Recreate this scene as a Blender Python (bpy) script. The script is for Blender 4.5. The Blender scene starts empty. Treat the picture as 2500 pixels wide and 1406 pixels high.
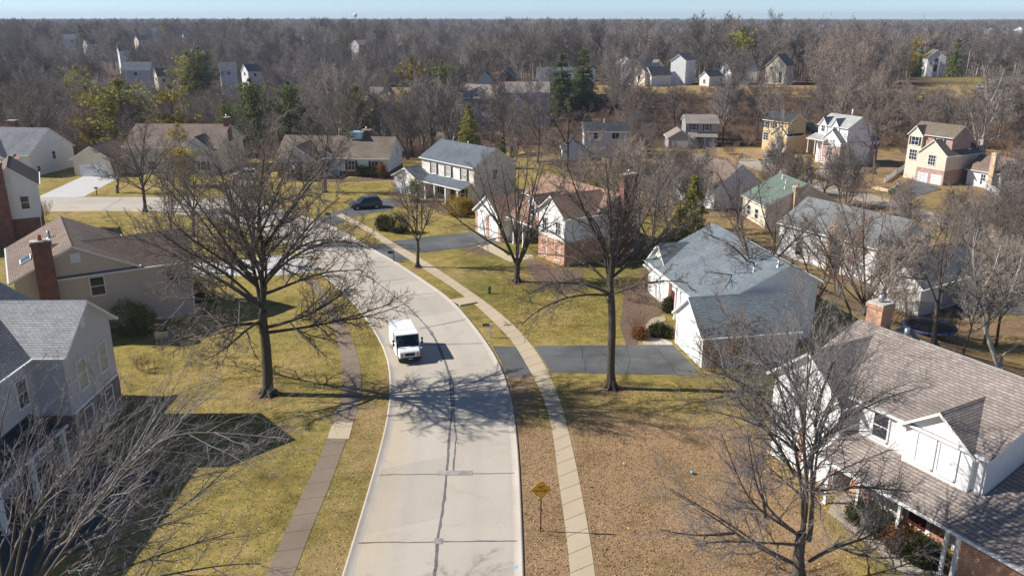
import bpy, math, random
import numpy as np
from mathutils import Vector, Matrix
R = math.radians
sc = bpy.context.scene
col = sc.collection
FP, PIT, CH = 2000.0, math.atan(655/2000.0), 26.0
random.seed(7)
SUN_EL, SUN_AZ = R(36.5), (-1.0, 0.07)      # the sun stands to the left of the street

# ---------------------------------------------------------------- terrain
def S(a, lo, hi):
    t = np.clip((np.asarray(a, float)-lo)/(hi-lo), 0, 1)
    return t*t*(3-2*t)
def terr(x, y):
    x = np.asarray(x, float); y = np.asarray(y, float)
    xe = np.clip(30-(y-60)*0.3, -25, 30)
    A = S(x-xe, 0, 24)*S(y, 25, 60)
    z = -5.5*A*(0.9+0.15*S(y, 130, 230))
    z = z-10*S(y, 156, 220)*(1-A)
    ridge = S(y, 250, 315)*S(x, -50, 20)
    z = z+8.4*ridge
    far = S(y, 330, 700)
    roll = (5*np.sin(x*0.0071+1.3)*np.cos(y*0.0053)+4*np.sin(x*0.0031-y*0.0047+0.6)
            + 3*np.sin(x*0.013+y*0.009+2.0))
    roll2 = 7*np.sin(y*0.0125+np.sin(x*0.004)*1.6)*np.cos(x*0.0045+0.4)
    z = z+far*(roll*0.6+roll2*.85-6.5)-S(y, 345, 460)*ridge*4
    z = z+S(y, 330, 620)*(1-S(x, -160, 60))*11.5+3.5*S(y, 900, 2600)
    z = z+S(np.hypot(x, y), 2600, 5200)*(3+2.2*np.sin(np.arctan2(x, y)*9+0.7)+1.4*np.sin(np.arctan2(x, y)*23))
    z = z-8*S(-y, 40, 300)
    return z
def tz(x, y): return float(terr(x, y))
def ray(px, py):
    u = (px-1250)/FP; v = (py-703)/FP
    return (u, math.cos(PIT)-v*math.sin(PIT), -math.sin(PIT)-v*math.cos(PIT))
def W(px, py, z=0.0):                         # point of the place seen at this spot of the photo, at height z
    d = ray(px, py); t = (z-CH)/d[2]
    return (d[0]*t, d[1]*t, z)
def gp(px, py):                               # the same, on the terrain
    d = ray(px, py); t = 15.0
    while t < 6000:
        if CH+d[2]*t <= tz(d[0]*t, d[1]*t): break
        t *= 1.01
    lo, hi = t/1.01, t
    for _ in range(18):
        m = (lo+hi)/2
        if CH+d[2]*m <= tz(d[0]*m, d[1]*m): hi = m
        else: lo = m
    return (d[0]*hi, d[1]*hi, tz(d[0]*hi, d[1]*hi))
def at(px, py, Y):
    d = ray(px, py); t = Y/d[1]
    return (d[0]*t, Y, CH+d[2]*t)

# ---------------------------------------------------------------- objects
def tag(o, label=None, cat=None, group=None, kind=None):
    if label: o['label'] = label
    if cat: o['category'] = cat
    if group: o['group'] = group
    if kind: o['kind'] = kind
    return o
def empty(name, loc, rz=0.0, label=None, cat=None, group=None):
    o = bpy.data.objects.new(name, None); col.objects.link(o)
    o.empty_display_size = 0.3
    o.location = loc; o.rotation_euler = (0, 0, rz)
    return tag(o, label, cat, group)
def copy_tree(o, parent=None):
    c = o.copy(); col.objects.link(c)
    if parent: c.parent = parent
    for ch in list(o.children): copy_tree(ch, c)
    return c
def raw_mesh(name, V, F4=None, F3=None, midx=None, smooth=False):
    """fast mesh from numpy arrays of quads / triangles"""
    me = bpy.data.meshes.new(name)
    V = np.asarray(V, np.float32)
    n4 = 0 if F4 is None else len(F4); n3 = 0 if F3 is None else len(F3)
    me.vertices.add(len(V)); me.vertices.foreach_set('co', V.ravel())
    loops = []
    if n4: loops.append(np.asarray(F4, np.int32).ravel())
    if n3: loops.append(np.asarray(F3, np.int32).ravel())
    loops = np.concatenate(loops)
    me.loops.add(len(loops)); me.loops.foreach_set('vertex_index', loops)
    st = np.concatenate([np.arange(n4)*4, n4*4+np.arange(n3)*3]).astype(np.int32)
    me.polygons.add(n4+n3); me.polygons.foreach_set('loop_start', st)
    me.polygons.foreach_set('loop_total', np.concatenate([np.full(n4, 4), np.full(n3, 3)]).astype(np.int32))
    if smooth: me.polygons.foreach_set('use_smooth', np.ones(n4+n3, bool))
    if midx is not None: me.polygons.foreach_set('material_index', np.asarray(midx, np.int32))
    me.update(calc_edges=True)
    return me
class MB:
    """collects shapes; build() links them as one mesh object"""
    def __init__(s): s.v = []; s.f = []; s.m = []; s.sm = []
    def add(s, vs, fs, m=0, sm=False):
        b = len(s.v); s.v += [tuple(p) for p in vs]
        for f in fs: s.f.append(tuple(b+i for i in f)); s.m.append(m); s.sm.append(sm)
    def box(s, x0, x1, y0, y1, z0, z1, m=0):
        vs = [(x, y, z) for z in (z0, z1) for y in (y0, y1) for x in (x0, x1)]
        s.add(vs, [(0, 2, 3, 1), (4, 5, 7, 6), (0, 1, 5, 4), (2, 6, 7, 3), (0, 4, 6, 2), (1, 3, 7, 5)], m)
    def cbox(s, c, d, m=0, M=None):
        x, y, z = d[0]/2, d[1]/2, d[2]/2
        vs = [Vector((a*x, b*y, e*z)) for e in (-1, 1) for b in (-1, 1) for a in (-1, 1)]
        if M is not None: vs = [M @ p for p in vs]
        vs = [p+Vector(c) for p in vs]
        s.add(vs, [(0, 2, 3, 1), (4, 5, 7, 6), (0, 1, 5, 4), (2, 6, 7, 3), (0, 4, 6, 2), (1, 3, 7, 5)], m)
    def prism(s, prof, f0, f1, m=0, mside=None):
        """prof: 2-D polygon (a,b); f0,f1 turn (a,b) into 3-D at both ends; mside: one material per side"""
        n = len(prof)
        vs = [f0(*p) for p in prof]+[f1(*p) for p in prof]
        b = len(s.v); s.v += [tuple(p) for p in vs]
        s.f.append(tuple(b+i for i in range(n))[::-1]); s.m.append(m); s.sm.append(False)
        s.f.append(tuple(b+n+i for i in range(n))); s.m.append(m); s.sm.append(False)
        for i in range(n):
            j = (i+1) % n
            s.f.append((b+i, b+j, b+n+j, b+n+i)); s.m.append(mside[i] if mside else m); s.sm.append(False)
    def tube(s, pts, rad, n=8, m=0, cap=True, sm=True):
        pts = [Vector(p) for p in pts]
        if not hasattr(rad, '__len__'): rad = [rad]*len(pts)
        b = len(s.v)
        for i, p in enumerate(pts):
            t = (pts[min(i+1, len(pts)-1)]-pts[max(i-1, 0)]).normalized()
            a = t.orthogonal().normalized() if i == 0 else (a-t*a.dot(t)).normalized()
            c = t.cross(a)
            for k in range(n):
                w = 2*math.pi*k/n
                s.v.append(tuple(p+(a*math.cos(w)+c*math.sin(w))*rad[i]))
        for i in range(len(pts)-1):
            for k in range(n):
                q = (k+1) % n
                s.f.append((b+i*n+k, b+i*n+q, b+(i+1)*n+q, b+(i+1)*n+k)); s.m.append(m); s.sm.append(sm)
        if cap:
            s.f.append(tuple(b+k for k in range(n))[::-1]); s.m.append(m); s.sm.append(False)
            e = b+(len(pts)-1)*n
            s.f.append(tuple(e+k for k in range(n))); s.m.append(m); s.sm.append(False)
    def lathe(s, prof, c=(0, 0, 0), n=16, m=0):
        b = len(s.v)
        for r, z in prof:
            for k in range(n):
                w = 2*math.pi*k/n
                s.v.append((c[0]+r*math.cos(w), c[1]+r*math.sin(w), c[2]+z))
        for i in range(len(prof)-1):
            for k in range(n):
                q = (k+1) % n
                s.f.append((b+i*n+k, b+i*n+q, b+(i+1)*n+q, b+(i+1)*n+k)); s.m.append(m); s.sm.append(True)
    def build(s, name, mats, parent=None, M=None, bevel=0.0):
        me = bpy.data.meshes.new(name)
        vs = s.v if M is None else [tuple(M @ Vector(p)) for p in s.v]
        me.from_pydata(vs, [], s.f)
        mats = mats if isinstance(mats, (list, tuple)) else [mats]
        for m in mats: me.materials.append(m)
        me.polygons.foreach_set('material_index', s.m)
        me.polygons.foreach_set('use_smooth', s.sm)
        me.update()
        o = bpy.data.objects.new(name, me); col.objects.link(o)
        if parent: o.parent = parent
        if bevel:
            b = o.modifiers.new('bevel', 'BEVEL'); b.width = bevel; b.segments = 2; b.limit_method = 'ANGLE'
        return o

# ---------------------------------------------------------------- materials
def srgb(r, g, b):
    f = lambda c: ((c/255+0.055)/1.055)**2.4 if c > 10 else c/255/12.92
    return (f(r), f(g), f(b), 1)
class N:
    def __init__(s, name):
        s.mat = bpy.data.materials.new(name); s.mat.use_nodes = True
        s.t = s.mat.node_tree; s.b = s.t.nodes['Principled BSDF']
        s.b.inputs['Specular IOR Level'].default_value = 0.3
    def n(s, typ, **kw):
        q = s.t.nodes.new(typ)
        for k, v in kw.items():
            if k.startswith('i_'):
                q.inputs[int(k[2:]) if k[2:].isdigit() else k[2:].replace('_', ' ')].default_value = v
            else: setattr(q, k, v)
        return q
    def l(s, a, b): s.t.links.new(a, b)
    def noise(s, scale, detail=4, rough=0.6, vec=None, dist=0.0):
        q = s.n('ShaderNodeTexNoise'); q.inputs['Scale'].default_value = scale
        q.inputs['Detail'].default_value = detail; q.inputs['Roughness'].default_value = rough
        q.inputs['Distortion'].default_value = dist
        s.l(vec if vec is not None else s.obj(), q.inputs['Vector']); return q.outputs['Fac']
    def obj(s):
        if not hasattr(s, '_o'): s._o = s.n('ShaderNodeTexCoord')
        return s._o.outputs['Object']
    def world(s):
        if not hasattr(s, '_g'): s._g = s.n('ShaderNodeNewGeometry')
        return s._g.outputs['Position']
    def ramp(s, fac, *stops):
        q = s.n('ShaderNodeValToRGB'); e = q.color_ramp.elements
        while len(e) < len(stops): e.new(0.5)
        for k, (p, c) in zip(e, stops): k.position = p; k.color = c if len(c) == 4 else (*c, 1)
        s.l(fac, q.inputs['Fac']); return q.outputs['Color']
    def mix(s, fac, a, b, mode='MIX'):
        q = s.n('ShaderNodeMix', data_type='RGBA', blend_type=mode)
        for sock, v in ((q.inputs[0], fac), (q.inputs[6], a), (q.inputs[7], b)):
            if hasattr(v, 'links'): s.l(v, sock)
            else: sock.default_value = v
        return q.outputs[2]
    def math(s, op, a, b=0.0, c=0.0):
        q = s.n('ShaderNodeMath', operation=op)
        for i, v in enumerate((a, b, c)):
            if hasattr(v, 'links'): s.l(v, q.inputs[i])
            else: q.inputs[i].default_value = v
        return q.outputs[0]
    def bump(s, h, strength=0.3, dist=0.02):
        q = s.n('ShaderNodeBump'); q.inputs['Strength'].default_value = strength; q.inputs['Distance'].default_value = dist
        s.l(h, q.inputs['Height']); s.l(q.outputs['Normal'], s.b.inputs['Normal'])
    def fin(s, color, rough=0.8, spec=0.3, metal=0.0):
        if hasattr(color, 'links'): s.l(color, s.b.inputs['Base Color'])
        else: s.b.inputs['Base Color'].default_value = color
        s.b.inputs['Roughness'].default_value = rough; s.b.inputs['Specular IOR Level'].default_value = spec
        s.b.inputs['Metallic'].default_value = metal
        return s.mat
def k(c, f): return (c[0]*f, c[1]*f, c[2]*f, 1)
def wall_uv(q):
    """metres along the wall or along the courses of a roof, and height"""
    tc = q.n('ShaderNodeTexCoord')
    a = q.n('ShaderNodeSeparateXYZ'); q.l(tc.outputs['Object'], a.inputs[0])
    b = q.n('ShaderNodeSeparateXYZ'); q.l(tc.outputs['Normal'], b.inputs[0])
    nx = q.math('ABSOLUTE', b.outputs[0]); ny = q.math('ABSOLUTE', b.outputs[1])
    u = q.math('ADD', q.math('MULTIPLY', a.outputs[0], ny), q.math('MULTIPLY', a.outputs[1], nx))
    u = q.math('DIVIDE', u, q.math('ADD', q.math('ADD', nx, ny), 1e-4))
    c = q.n('ShaderNodeCombineXYZ'); q.l(u, c.inputs[0]); q.l(a.outputs[2], c.inputs[1])
    return c.outputs[0], u, a.outputs[2]
def m_plain(name, c, rough=0.8, var=0.15, scale=2.0, spec=0.3, bump=0.0, metal=0.0):
    q = N(name); f = q.noise(scale, 5)
    if bump: q.bump(q.noise(scale*8, 3), bump)
    return q.fin(q.ramp(f, (0.3, k(c, 1-var)), (0.7, k(c, 1+var))), rough, spec, metal)
def m_shingle(name, c1, c2, line=0.45, row=0.09, wid=0.34, big=0.18):
    q = N(name); uv, u, z = wall_uv(q)
    b = q.n('ShaderNodeTexBrick'); q.l(uv, b.inputs['Vector'])
    b.inputs['Color1'].default_value = c1; b.inputs['Color2'].default_value = c2
    b.inputs['Mortar'].default_value = k(c1, line); b.inputs['Scale'].default_value = 1.0
    b.inputs['Mortar Size'].default_value = 0.012; b.inputs['Bias'].default_value = 0.0
    b.inputs['Brick Width'].default_value = wid; b.inputs['Row Height'].default_value = row
    b.inputs['Mortar Smooth'].default_value = 0.3
    f = q.noise(0.35, 4); g = q.noise(6, 4)
    cc = q.mix(1.0, b.outputs['Color'], q.ramp(f, (0.3, (1-big,)*3), (0.7, (1+big,)*3)), 'MULTIPLY')
    cc = q.mix(1.0, cc, q.ramp(g, (0.3, (0.85,)*3), (0.7, (1.15,)*3)), 'MULTIPLY')
    q.bump(b.outputs['Fac'], -0.5, 0.02)
    return q.fin(cc, 0.92, 0.15)
def m_siding(name, c, pitch=0.13, dark=0.72):
    q = N(name); uv, u, z = wall_uv(q)
    fr = q.math('FRACT', q.math('DIVIDE', z, pitch))
    f = q.noise(0.5, 4); g = q.noise(5, 3)
    base = q.mix(1.0, q.ramp(f, (0.3, k(c, 0.94)), (0.7, k(c, 1.05))), q.ramp(g, (0.3, (0.96,)*3), (0.7, (1.03,)*3)), 'MULTIPLY')
    cc = q.mix(q.ramp(fr, (0.0, (1, 1, 1)), (0.16, (0, 0, 0))), base, k(c, dark))
    q.bump(fr, 0.6, 0.02)
    return q.fin(cc, 0.55, 0.35)
def m_brick(name, c1, c2, mort, row=0.08, wid=0.22):
    q = N(name); uv, u, z = wall_uv(q)
    b = q.n('ShaderNodeTexBrick'); q.l(uv, b.inputs['Vector'])
    b.inputs['Color1'].default_value = c1; b.inputs['Color2'].default_value = c2
    b.inputs['Mortar'].default_value = mort; b.inputs['Scale'].default_value = 1.0
    b.inputs['Mortar Size'].default_value = 0.011; b.inputs['Brick Width'].default_value = wid
    b.inputs['Row Height'].default_value = row
    cc = q.mix(1.0, b.outputs['Color'], q.ramp(q.noise(1.6, 5), (0.3, (0.75,)*3), (0.7, (1.25,)*3)), 'MULTIPLY')
    q.bump(b.outputs['Fac'], -0.4, 0.01)
    return q.fin(cc, 0.9, 0.2)
def m_bark(name, c, c2, rnd=0.3, scale=9, wide=False):
    q = N(name); oi = q.n('ShaderNodeObjectInfo')
    base = q.ramp(q.noise(scale, 5), (0.3, c), (0.7, c2))
    if wide: base = q.mix(1.0, base, q.ramp(q.noise(.012, 3, .6, q.world()), (.3, (.76, .79, .86)), (.5, (1, 1, 1)), (.7, (1.28, 1.18, 1.06))), 'MULTIPLY')
    var = q.ramp(oi.outputs['Random'], (0.0, (1-rnd, 1-rnd*1.05, 1-rnd*1.1)), (0.5, (1, 0.97, 0.95)), (1.0, (1+rnd, 1+rnd*0.92, 1+rnd*0.86)))
    return q.fin(q.mix(1.0, base, var, 'MULTIPLY'), 0.9, 0.15)
def m_leaf(name, c, c2, rnd=0.2, trans=0.25):
    q = N(name); oi = q.n('ShaderNodeObjectInfo')
    base = q.ramp(q.noise(0.9, 4), (0.32, c), (0.68, c2))
    var = q.ramp(oi.outputs['Random'], (0.0, (1-rnd,)*3), (1.0, (1+rnd, 1+rnd*0.8, 1+rnd*0.4)))
    cc = q.mix(1.0, base, var, 'MULTIPLY')
    q.l(cc, q.b.inputs['Base Color']); q.b.inputs['Roughness'].default_value = 0.75
    tr = q.n('ShaderNodeBsdfTranslucent'); q.l(cc, tr.inputs['Color'])
    mx = q.n('ShaderNodeMixShader'); mx.inputs[0].default_value = trans
    q.l(q.b.outputs[0], mx.inputs[1]); q.l(tr.outputs[0], mx.inputs[2])
    q.l(mx.outputs[0], q.t.nodes['Material Output'].inputs['Surface'])
    return q.mat
def m_glass(name, c=(0.02, 0.03, 0.04, 1), rough=0.06):
    q = N(name); return q.fin(c, rough, 0.6)
def m_conc(name, c, var=0.12, stain=(0.75, 0.7, 0.62), amt=0.4, bs=0.15):
    q = N(name); w = q.world()
    base = q.ramp(q.noise(0.22, 5, 0.6, w), (0.3, k(c, 1-var)), (0.7, k(c, 1+var)))
    fine = q.ramp(q.noise(14, 4, 0.7, w), (0.25, (0.86,)*3), (0.75, (1.12,)*3))
    st = q.ramp(q.noise(0.6, 6, 0.65, w, 0.6), (0.52, (1, 1, 1)), (0.75, stain))
    cc = q.mix(1.0, q.mix(1.0, base, fine, 'MULTIPLY'), q.mix(amt, (1, 1, 1, 1), st), 'MULTIPLY')
    q.bump(q.noise(40, 3, 0.6, w), bs, 0.01)
    return q.fin(cc, 0.85, 0.25)
HAZE, SKY, SUN, EXPO = 1.3e-4, 0.095, 5.0, 0.45
# ---------------------------------------------------------------- palette
WHITE = (0.80, 0.80, 0.79, 1)
mt = dict(
 trim=m_plain('white_trim', (0.78, 0.78, 0.77, 1), 0.5, 0.05),
 white_siding=m_siding('white_siding', (0.78, 0.78, 0.77, 1)),
 white_stucco=m_plain('white_stucco', (0.80, 0.79, 0.77, 1), 0.8, 0.06, 1.0),
 cream_siding=m_siding('cream_siding', (0.72, 0.64, 0.50, 1)),
 yellow_siding=m_siding('yellow_siding', (0.68, 0.50, 0.27, 1)),
 tan_siding=m_siding('tan_siding', (0.58, 0.49, 0.41, 1), 0.14, 0.75),
 grey_siding=m_siding('grey_siding', (0.55, 0.56, 0.58, 1), 0.14, 0.72),
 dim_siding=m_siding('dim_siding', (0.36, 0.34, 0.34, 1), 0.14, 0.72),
 pale_brick=m_brick('pale_brick', (0.66, 0.58, 0.49, 1), (0.78, 0.72, 0.64, 1), (0.7, 0.66, 0.6, 1)),
 orange_brick=m_brick('orange_brick', (0.52, 0.23, 0.11, 1), (0.42, 0.16, 0.08, 1), (0.55, 0.45, 0.36, 1)),
 red_brick=m_brick('red_brick', (0.24, 0.085, 0.055, 1), (0.16, 0.06, 0.042, 1), (0.25, 0.18, 0.15, 1)),
 pink_brick=m_brick('pink_brick', (0.46, 0.26, 0.20, 1), (0.36, 0.19, 0.15, 1), (0.5, 0.42, 0.38, 1)),
 tan_brick=m_brick('tan_brick', (0.60, 0.44, 0.27, 1), (0.52, 0.36, 0.2, 1), (0.6, 0.5, 0.4, 1)),
 shake=m_shingle('wood_shake', (0.20, 0.16, 0.15, 1), (0.27, 0.22, 0.2, 1), 0.5, 0.2, 0.2),
 roof_taupe=m_shingle('taupe_shingle', (0.262, 0.218, 0.192, 1), (0.355, 0.302, 0.27, 1), 0.55, 0.085),
 roof_brown=m_shingle('brown_shingle', (0.25, 0.188, 0.152, 1), (0.20, 0.150, 0.122, 1), 0.5, 0.085),
 roof_rust=m_shingle('rust_shingle', (0.36, 0.228, 0.162, 1), (0.28, 0.178, 0.128, 1), 0.5, 0.09),
 roof_grey=m_shingle('grey_shingle', (0.19, 0.20, 0.21, 1), (0.25, 0.26, 0.27, 1), 0.4, 0.085),
 roof_light=m_shingle('light_grey_shingle', (0.33, 0.33, 0.34, 1), (0.42, 0.42, 0.42, 1), 0.4, 0.1, 0.34, 0.1),
 roof_slate=m_shingle('blue_grey_shingle', (0.12, 0.14, 0.16, 1), (0.155, 0.175, 0.195, 1), 0.6, 0.09),
 roof_ridge=m_shingle('blue_slate_shingle', (0.155, 0.18, 0.20, 1), (0.205, 0.235, 0.255, 1), 0.5, 0.085),
 roof_olive=m_shingle('olive_brown_shingle', (0.20, 0.165, 0.12, 1), (0.16, 0.13, 0.095, 1), 0.6, 0.09),
 roof_green=m_shingle('green_shingle', (0.135, 0.172, 0.142, 1), (0.165, 0.205, 0.172, 1), 0.6, 0.09),
 roof_pale=m_shingle('pale_grey_shingle', (0.36, 0.36, 0.34, 1), (0.42, 0.42, 0.4, 1), 0.6, 0.09),
 roof_dark=m_shingle('charcoal_shingle', (0.05, 0.053, 0.058, 1), (0.075, 0.078, 0.083, 1), 0.6, 0.09),
 roof_ranch=m_shingle('weathered_shingle', (0.235, 0.19, 0.15, 1), (0.185, 0.148, 0.118, 1), 0.6, 0.085),
 glass=m_glass('window_glass'),
 glass_pale=m_plain('curtained_glass', (0.42, 0.42, 0.36, 1), 0.15, 0.2, 3.0, 0.5),
 glass_white=m_plain('blind_behind_glass', (0.75, 0.77, 0.78, 1), 0.2, 0.04, 3.0, 0.5),
 black=m_plain('black_paint', (0.018, 0.018, 0.02, 1), 0.5, 0.2),
 shutter=m_plain('navy_shutter_paint', (0.028, 0.032, 0.045, 1), 0.5, 0.15),
 metal=m_plain('galvanised_metal', (0.42, 0.45, 0.48, 1), 0.35, 0.15, 4, 0.5, 0, 0.7),
 bluemetal=m_plain('blue_sheet_metal', (0.45, 0.60, 0.70, 1), 0.4, 0.1, 3),
 clay=m_plain('clay_flue', (0.40, 0.15, 0.08, 1), 0.9, 0.2, 5),
 door_red=m_plain('dark_red_door', (0.10, 0.025, 0.02, 1), 0.5, 0.1),
 road=m_conc('street_concrete', (0.50, 0.445, 0.375, 1), 0.05, (0.84, 0.77, 0.66), 0.5),
 curb=m_conc('curb_concrete', (0.50, 0.445, 0.38, 1), 0.08, (.8,.74,.66), .5),
 walk_tan=m_conc('tan_walk_concrete', (0.50, 0.41, 0.285, 1), 0.08, (0.8, 0.72, 0.6), 0.3),
 walk_old=m_conc('old_walk_concrete', (0.235, 0.183, 0.134, 1), 0.16, (0.7, 0.68, 0.65), 0.5),
 drive_white=m_conc('pale_drive_concrete', (0.55, 0.54, 0.515, 1), 0.05, (0.9, 0.88, 0.85), 0.3),
 drive_old=m_conc('aged_drive_concrete', (0.40, 0.34, 0.27, 1), 0.1),
 asphalt=m_conc('asphalt_drive', (0.112, 0.114, 0.114, 1), 0.38, (1.35, 1.32, 1.25), 0.8, 0.4),
 asphalt_new=m_conc('dark_asphalt', (0.075, 0.078, 0.08, 1), 0.15, (1.3, 1.25, 1.2), 0.6, 0.4),
 seal=m_plain('joint_sealant', (0.165, 0.158, 0.15, 1), 0.8, 0.35, 2.5),
 seal_pale=m_plain('patched_joint_sealant', (0.33, 0.305, 0.27, 1), 0.85, 0.3, 1.5),
 black_tar=m_plain('crack_tar', (0.03, 0.03, 0.032, 1), 0.6, 0.3),
 gap=m_plain('slab_gap', (0.10, 0.08, 0.065, 1), 0.9, 0.2),
 mulch=m_plain('brown_mulch', (0.17, 0.115, 0.088, 1), 0.95, 0.5, 6, 0.1, 0.6),
 stone=m_plain('edging_stone', (0.5, 0.45, 0.38, 1), 0.9, 0.3, 3),
)
mt['road'] = None
def m_road():
    q = N('street_concrete'); w = q.world()
    a = q.n('ShaderNodeAttribute', attribute_name='slab'); u = q.n('ShaderNodeAttribute', attribute_name='across')
    base = q.ramp(q.noise(0.25, 5, .6, w), (.3, (.475, .425, .36)), (.7, (.525, .468, .395)))
    base = q.mix(1.0, base, q.ramp(a.outputs['Fac'], (0, (.92, .925, .93)), (1, (1.05, 1.045, 1.03))), 'MULTIPLY')
    base = q.mix(1.0, base, q.ramp(q.noise(14, 4, .7, w), (.25, (.87,)*3), (.75, (1.10,)*3)), 'MULTIPLY')
    wob = q.math('MULTIPLY_ADD', q.math('SUBTRACT', q.noise(.5, 3, .6, w), .5), .05, u.outputs['Fac'])
    edge = q.ramp(wob, (.0, (.86, .86, .87)), (.035, (.90, .90, .90)), (.06, (1.0, .94, .82)), (.16, (1.0, .96, .88)), (.24, (1, 1, 1)), (.93, (1, 1, 1)), (.985, (.93, .91, .88)))
    base = q.mix(.8, base, q.mix(1.0, base, edge, 'MULTIPLY'))
    lane = q.ramp(wob, (.20, (1, 1, 1)), (.27, (.95, .95, .95)), (.34, (1, 1, 1)), (.64, (1, 1, 1)), (.72, (.95, .95, .95)), (.80, (1, 1, 1)))
    base = q.mix(1.0, base, lane, 'MULTIPLY')
    sp = q.ramp(q.noise(2.6, 6, .8, w), (.70, (1, 1, 1)), (.76, (.6, .58, .56)))
    st = q.ramp(q.noise(.45, 6, .7, w, .8), (.56, (1, 1, 1)), (.72, (.86, .80, .70)))
    base = q.mix(.7, base, q.mix(1.0, q.mix(1.0, base, sp, 'MULTIPLY'), st, 'MULTIPLY'))
    q.bump(q.noise(40, 3, .6, w), .15, .01)
    return q.fin(base, .85, .25)
mt['road'] = m_road()
# ground: what grows or lies where is kept on the vertices (R dead-grass brown, G woodland litter, B greener turf)
def m_ground():
    q = N('ground_turf'); w = q.world()
    a = q.n('ShaderNodeAttribute', attribute_name='zone')
    s = q.n('ShaderNodeSeparateColor'); q.l(a.outputs['Color'], s.inputs[0])
    big = q.noise(0.11, 5, 0.6, w); mid = q.noise(0.9, 5, 0.65, w); fine = q.noise(7.0, 4, 0.7, w); tiny = q.noise(22.0, 3, 0.7, w)
    straw = q.ramp(fine, (0.25, (0.285, 0.215, 0.062)), (0.75, (0.46, 0.352, 0.115)))
    green = q.ramp(fine, (0.25, (0.15, 0.136, 0.033)), (0.75, (0.275, 0.232, 0.066)))
    brown = q.ramp(fine, (0.2, (0.245, 0.155, 0.078)), (0.8, (0.48, 0.325, 0.185)))
    litter = q.ramp(fine, (0.2, (0.075, 0.050, 0.034)), (0.8, (0.18, 0.12, 0.08)))
    def shift(f, n, lo=0.38, hi=0.62, amp=0.55):
        v = q.math('MULTIPLY_ADD', q.math('SUBTRACT', n, 0.5), amp*2, f)
        return q.ramp(v, (lo, (0, 0, 0)), (hi, (1, 1, 1)))
    c = q.mix(shift(s.outputs[2], mid, 0.3, 0.7, 0.8), straw, green)
    c = q.mix(shift(s.outputs[0], big, 0.3, 0.7), c, brown)
    c = q.mix(shift(s.outputs[1], big, 0.35, 0.65, 0.4), c, litter)
    c = q.mix(1.0, c, q.ramp(tiny, (0.22, (0.70,)*3), (0.5, (1, 1, 1)), (0.8, (1.22, 1.2, 1.18))), 'MULTIPLY')
    c = q.mix(1.0, c, q.ramp(big, (0.3, (0.80,)*3), (0.7, (1.18,)*3)), 'MULTIPLY')
    c = q.mix(1.0, c, q.ramp(q.noise(.33, 5, .65, w, .5), (.32, (.74, .72, .66)), (.5, (1, 1, 1)), (.7, (1.12, 1.10, 1.12))), 'MULTIPLY')
    v = q.n('ShaderNodeTexVoronoi'); v.inputs['Scale'].default_value = 3.2; q.l(w, v.inputs['Vector'])
    c = q.mix(.5, c, q.mix(1.0, c, q.ramp(q.noise(2.4, 5, .75, w, .3), (.36, (.62, .58, .50)), (.5, (1, 1, 1)), (.66, (1.22, 1.2, 1.16))), 'MULTIPLY'))
    leaf = q.ramp(v.outputs['Distance'], (0.03, (1, 1, 1)), (0.08, (0, 0, 0)))
    c = q.mix(q.math('MULTIPLY', leaf, q.ramp(mid, (0.45, (0.1,)*3), (0.65, (0.75,)*3))), c, (0.42, 0.31, 0.18, 1))
    q.bump(tiny, 0.9, 0.06)
    return q.fin(c, 0.95, 0.1)
mt['ground'] = m_ground()

# ---------------------------------------------------------------- ground sheet
def axis(lo, hi, d, a, b, grow=1.16):
    xs = list(np.arange(lo, hi+0.01, d)); s = d
    while xs[-1] < b: s = min(s*grow, 260); xs.append(xs[-1]+s)
    s = d
    while xs[0] > a: s = min(s*grow, 260); xs.insert(0, xs[0]-s)
    return np.array(xs)
gx = axis(-70, 110, 1.5, -6500, 6500); gy = axis(-20, 345, 1.5, -500, 8000)
GX, GY = np.meshgrid(gx, gy); GZ = terr(GX, GY)
nx_, ny_ = len(gx), len(gy)
idx = np.arange(nx_*ny_).reshape(ny_, nx_)
F = np.stack([idx[:-1, :-1], idx[:-1, 1:], idx[1:, 1:], idx[1:, :-1]], -1).reshape(-1, 4)
me = raw_mesh('ground', np.stack([GX, GY, GZ], -1).reshape(-1, 3), F, smooth=True)
wood = np.maximum(S(GY, 156, 172)*(1-S(GX, -8, 4)), S(GY-(205+0*GX), 0, 16)*S(GX, -8, 4))
strip = S(GY, 288, 296)*(1-S(GY, 312, 316))*S(GX, 0, 20)
wood = np.clip(wood-strip*0.9, 0, 1)
rightyard = S(GX-(32-(GY-60)*0.3), 0, 10)*S(GY, 55, 70)*(1-wood)
brown = S(GX, 0, 1)*(1-S(GX, 15, 19))*(1-S(GY, 47.5, 54))*0.78 + rightyard*0.62
brown = np.maximum(brown, S(GX, -3, 0.4)*(1-S(GX, 1.2, 3))*(1-S(GY, 58, 66))*0.8)
brown = np.maximum(brown, .30*(1-wood)*(1-rightyard)); brown = np.maximum(brown, .48*S(GX, -12, -10)*(1-S(GX, -8.5, -8))*(1-S(GY, 58, 66)))
nearleft = (1-S(GX, -8, -5))*(1-S(GY, 60, 75))
green = 0.62*(1-brown)*(1-rightyard)+0.15*nearleft*S(GX, -15, -9)+0.25*(S(GY, 66, 80)*(1-S(GY, 96, 110)))*(S(GX, -9, -4))
wood = np.maximum(wood, rightyard*.44)
for _q, _r in (((2300, 182), 34), ((2430, 195), 34), ((2380, 222), 20), ((1880, 385), 14)):
    _p = gp(*_q); wood = wood*(1-.85*np.exp(-((GX-_p[0])**2+(GY-_p[1])**2)/(_r*_r)))
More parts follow.
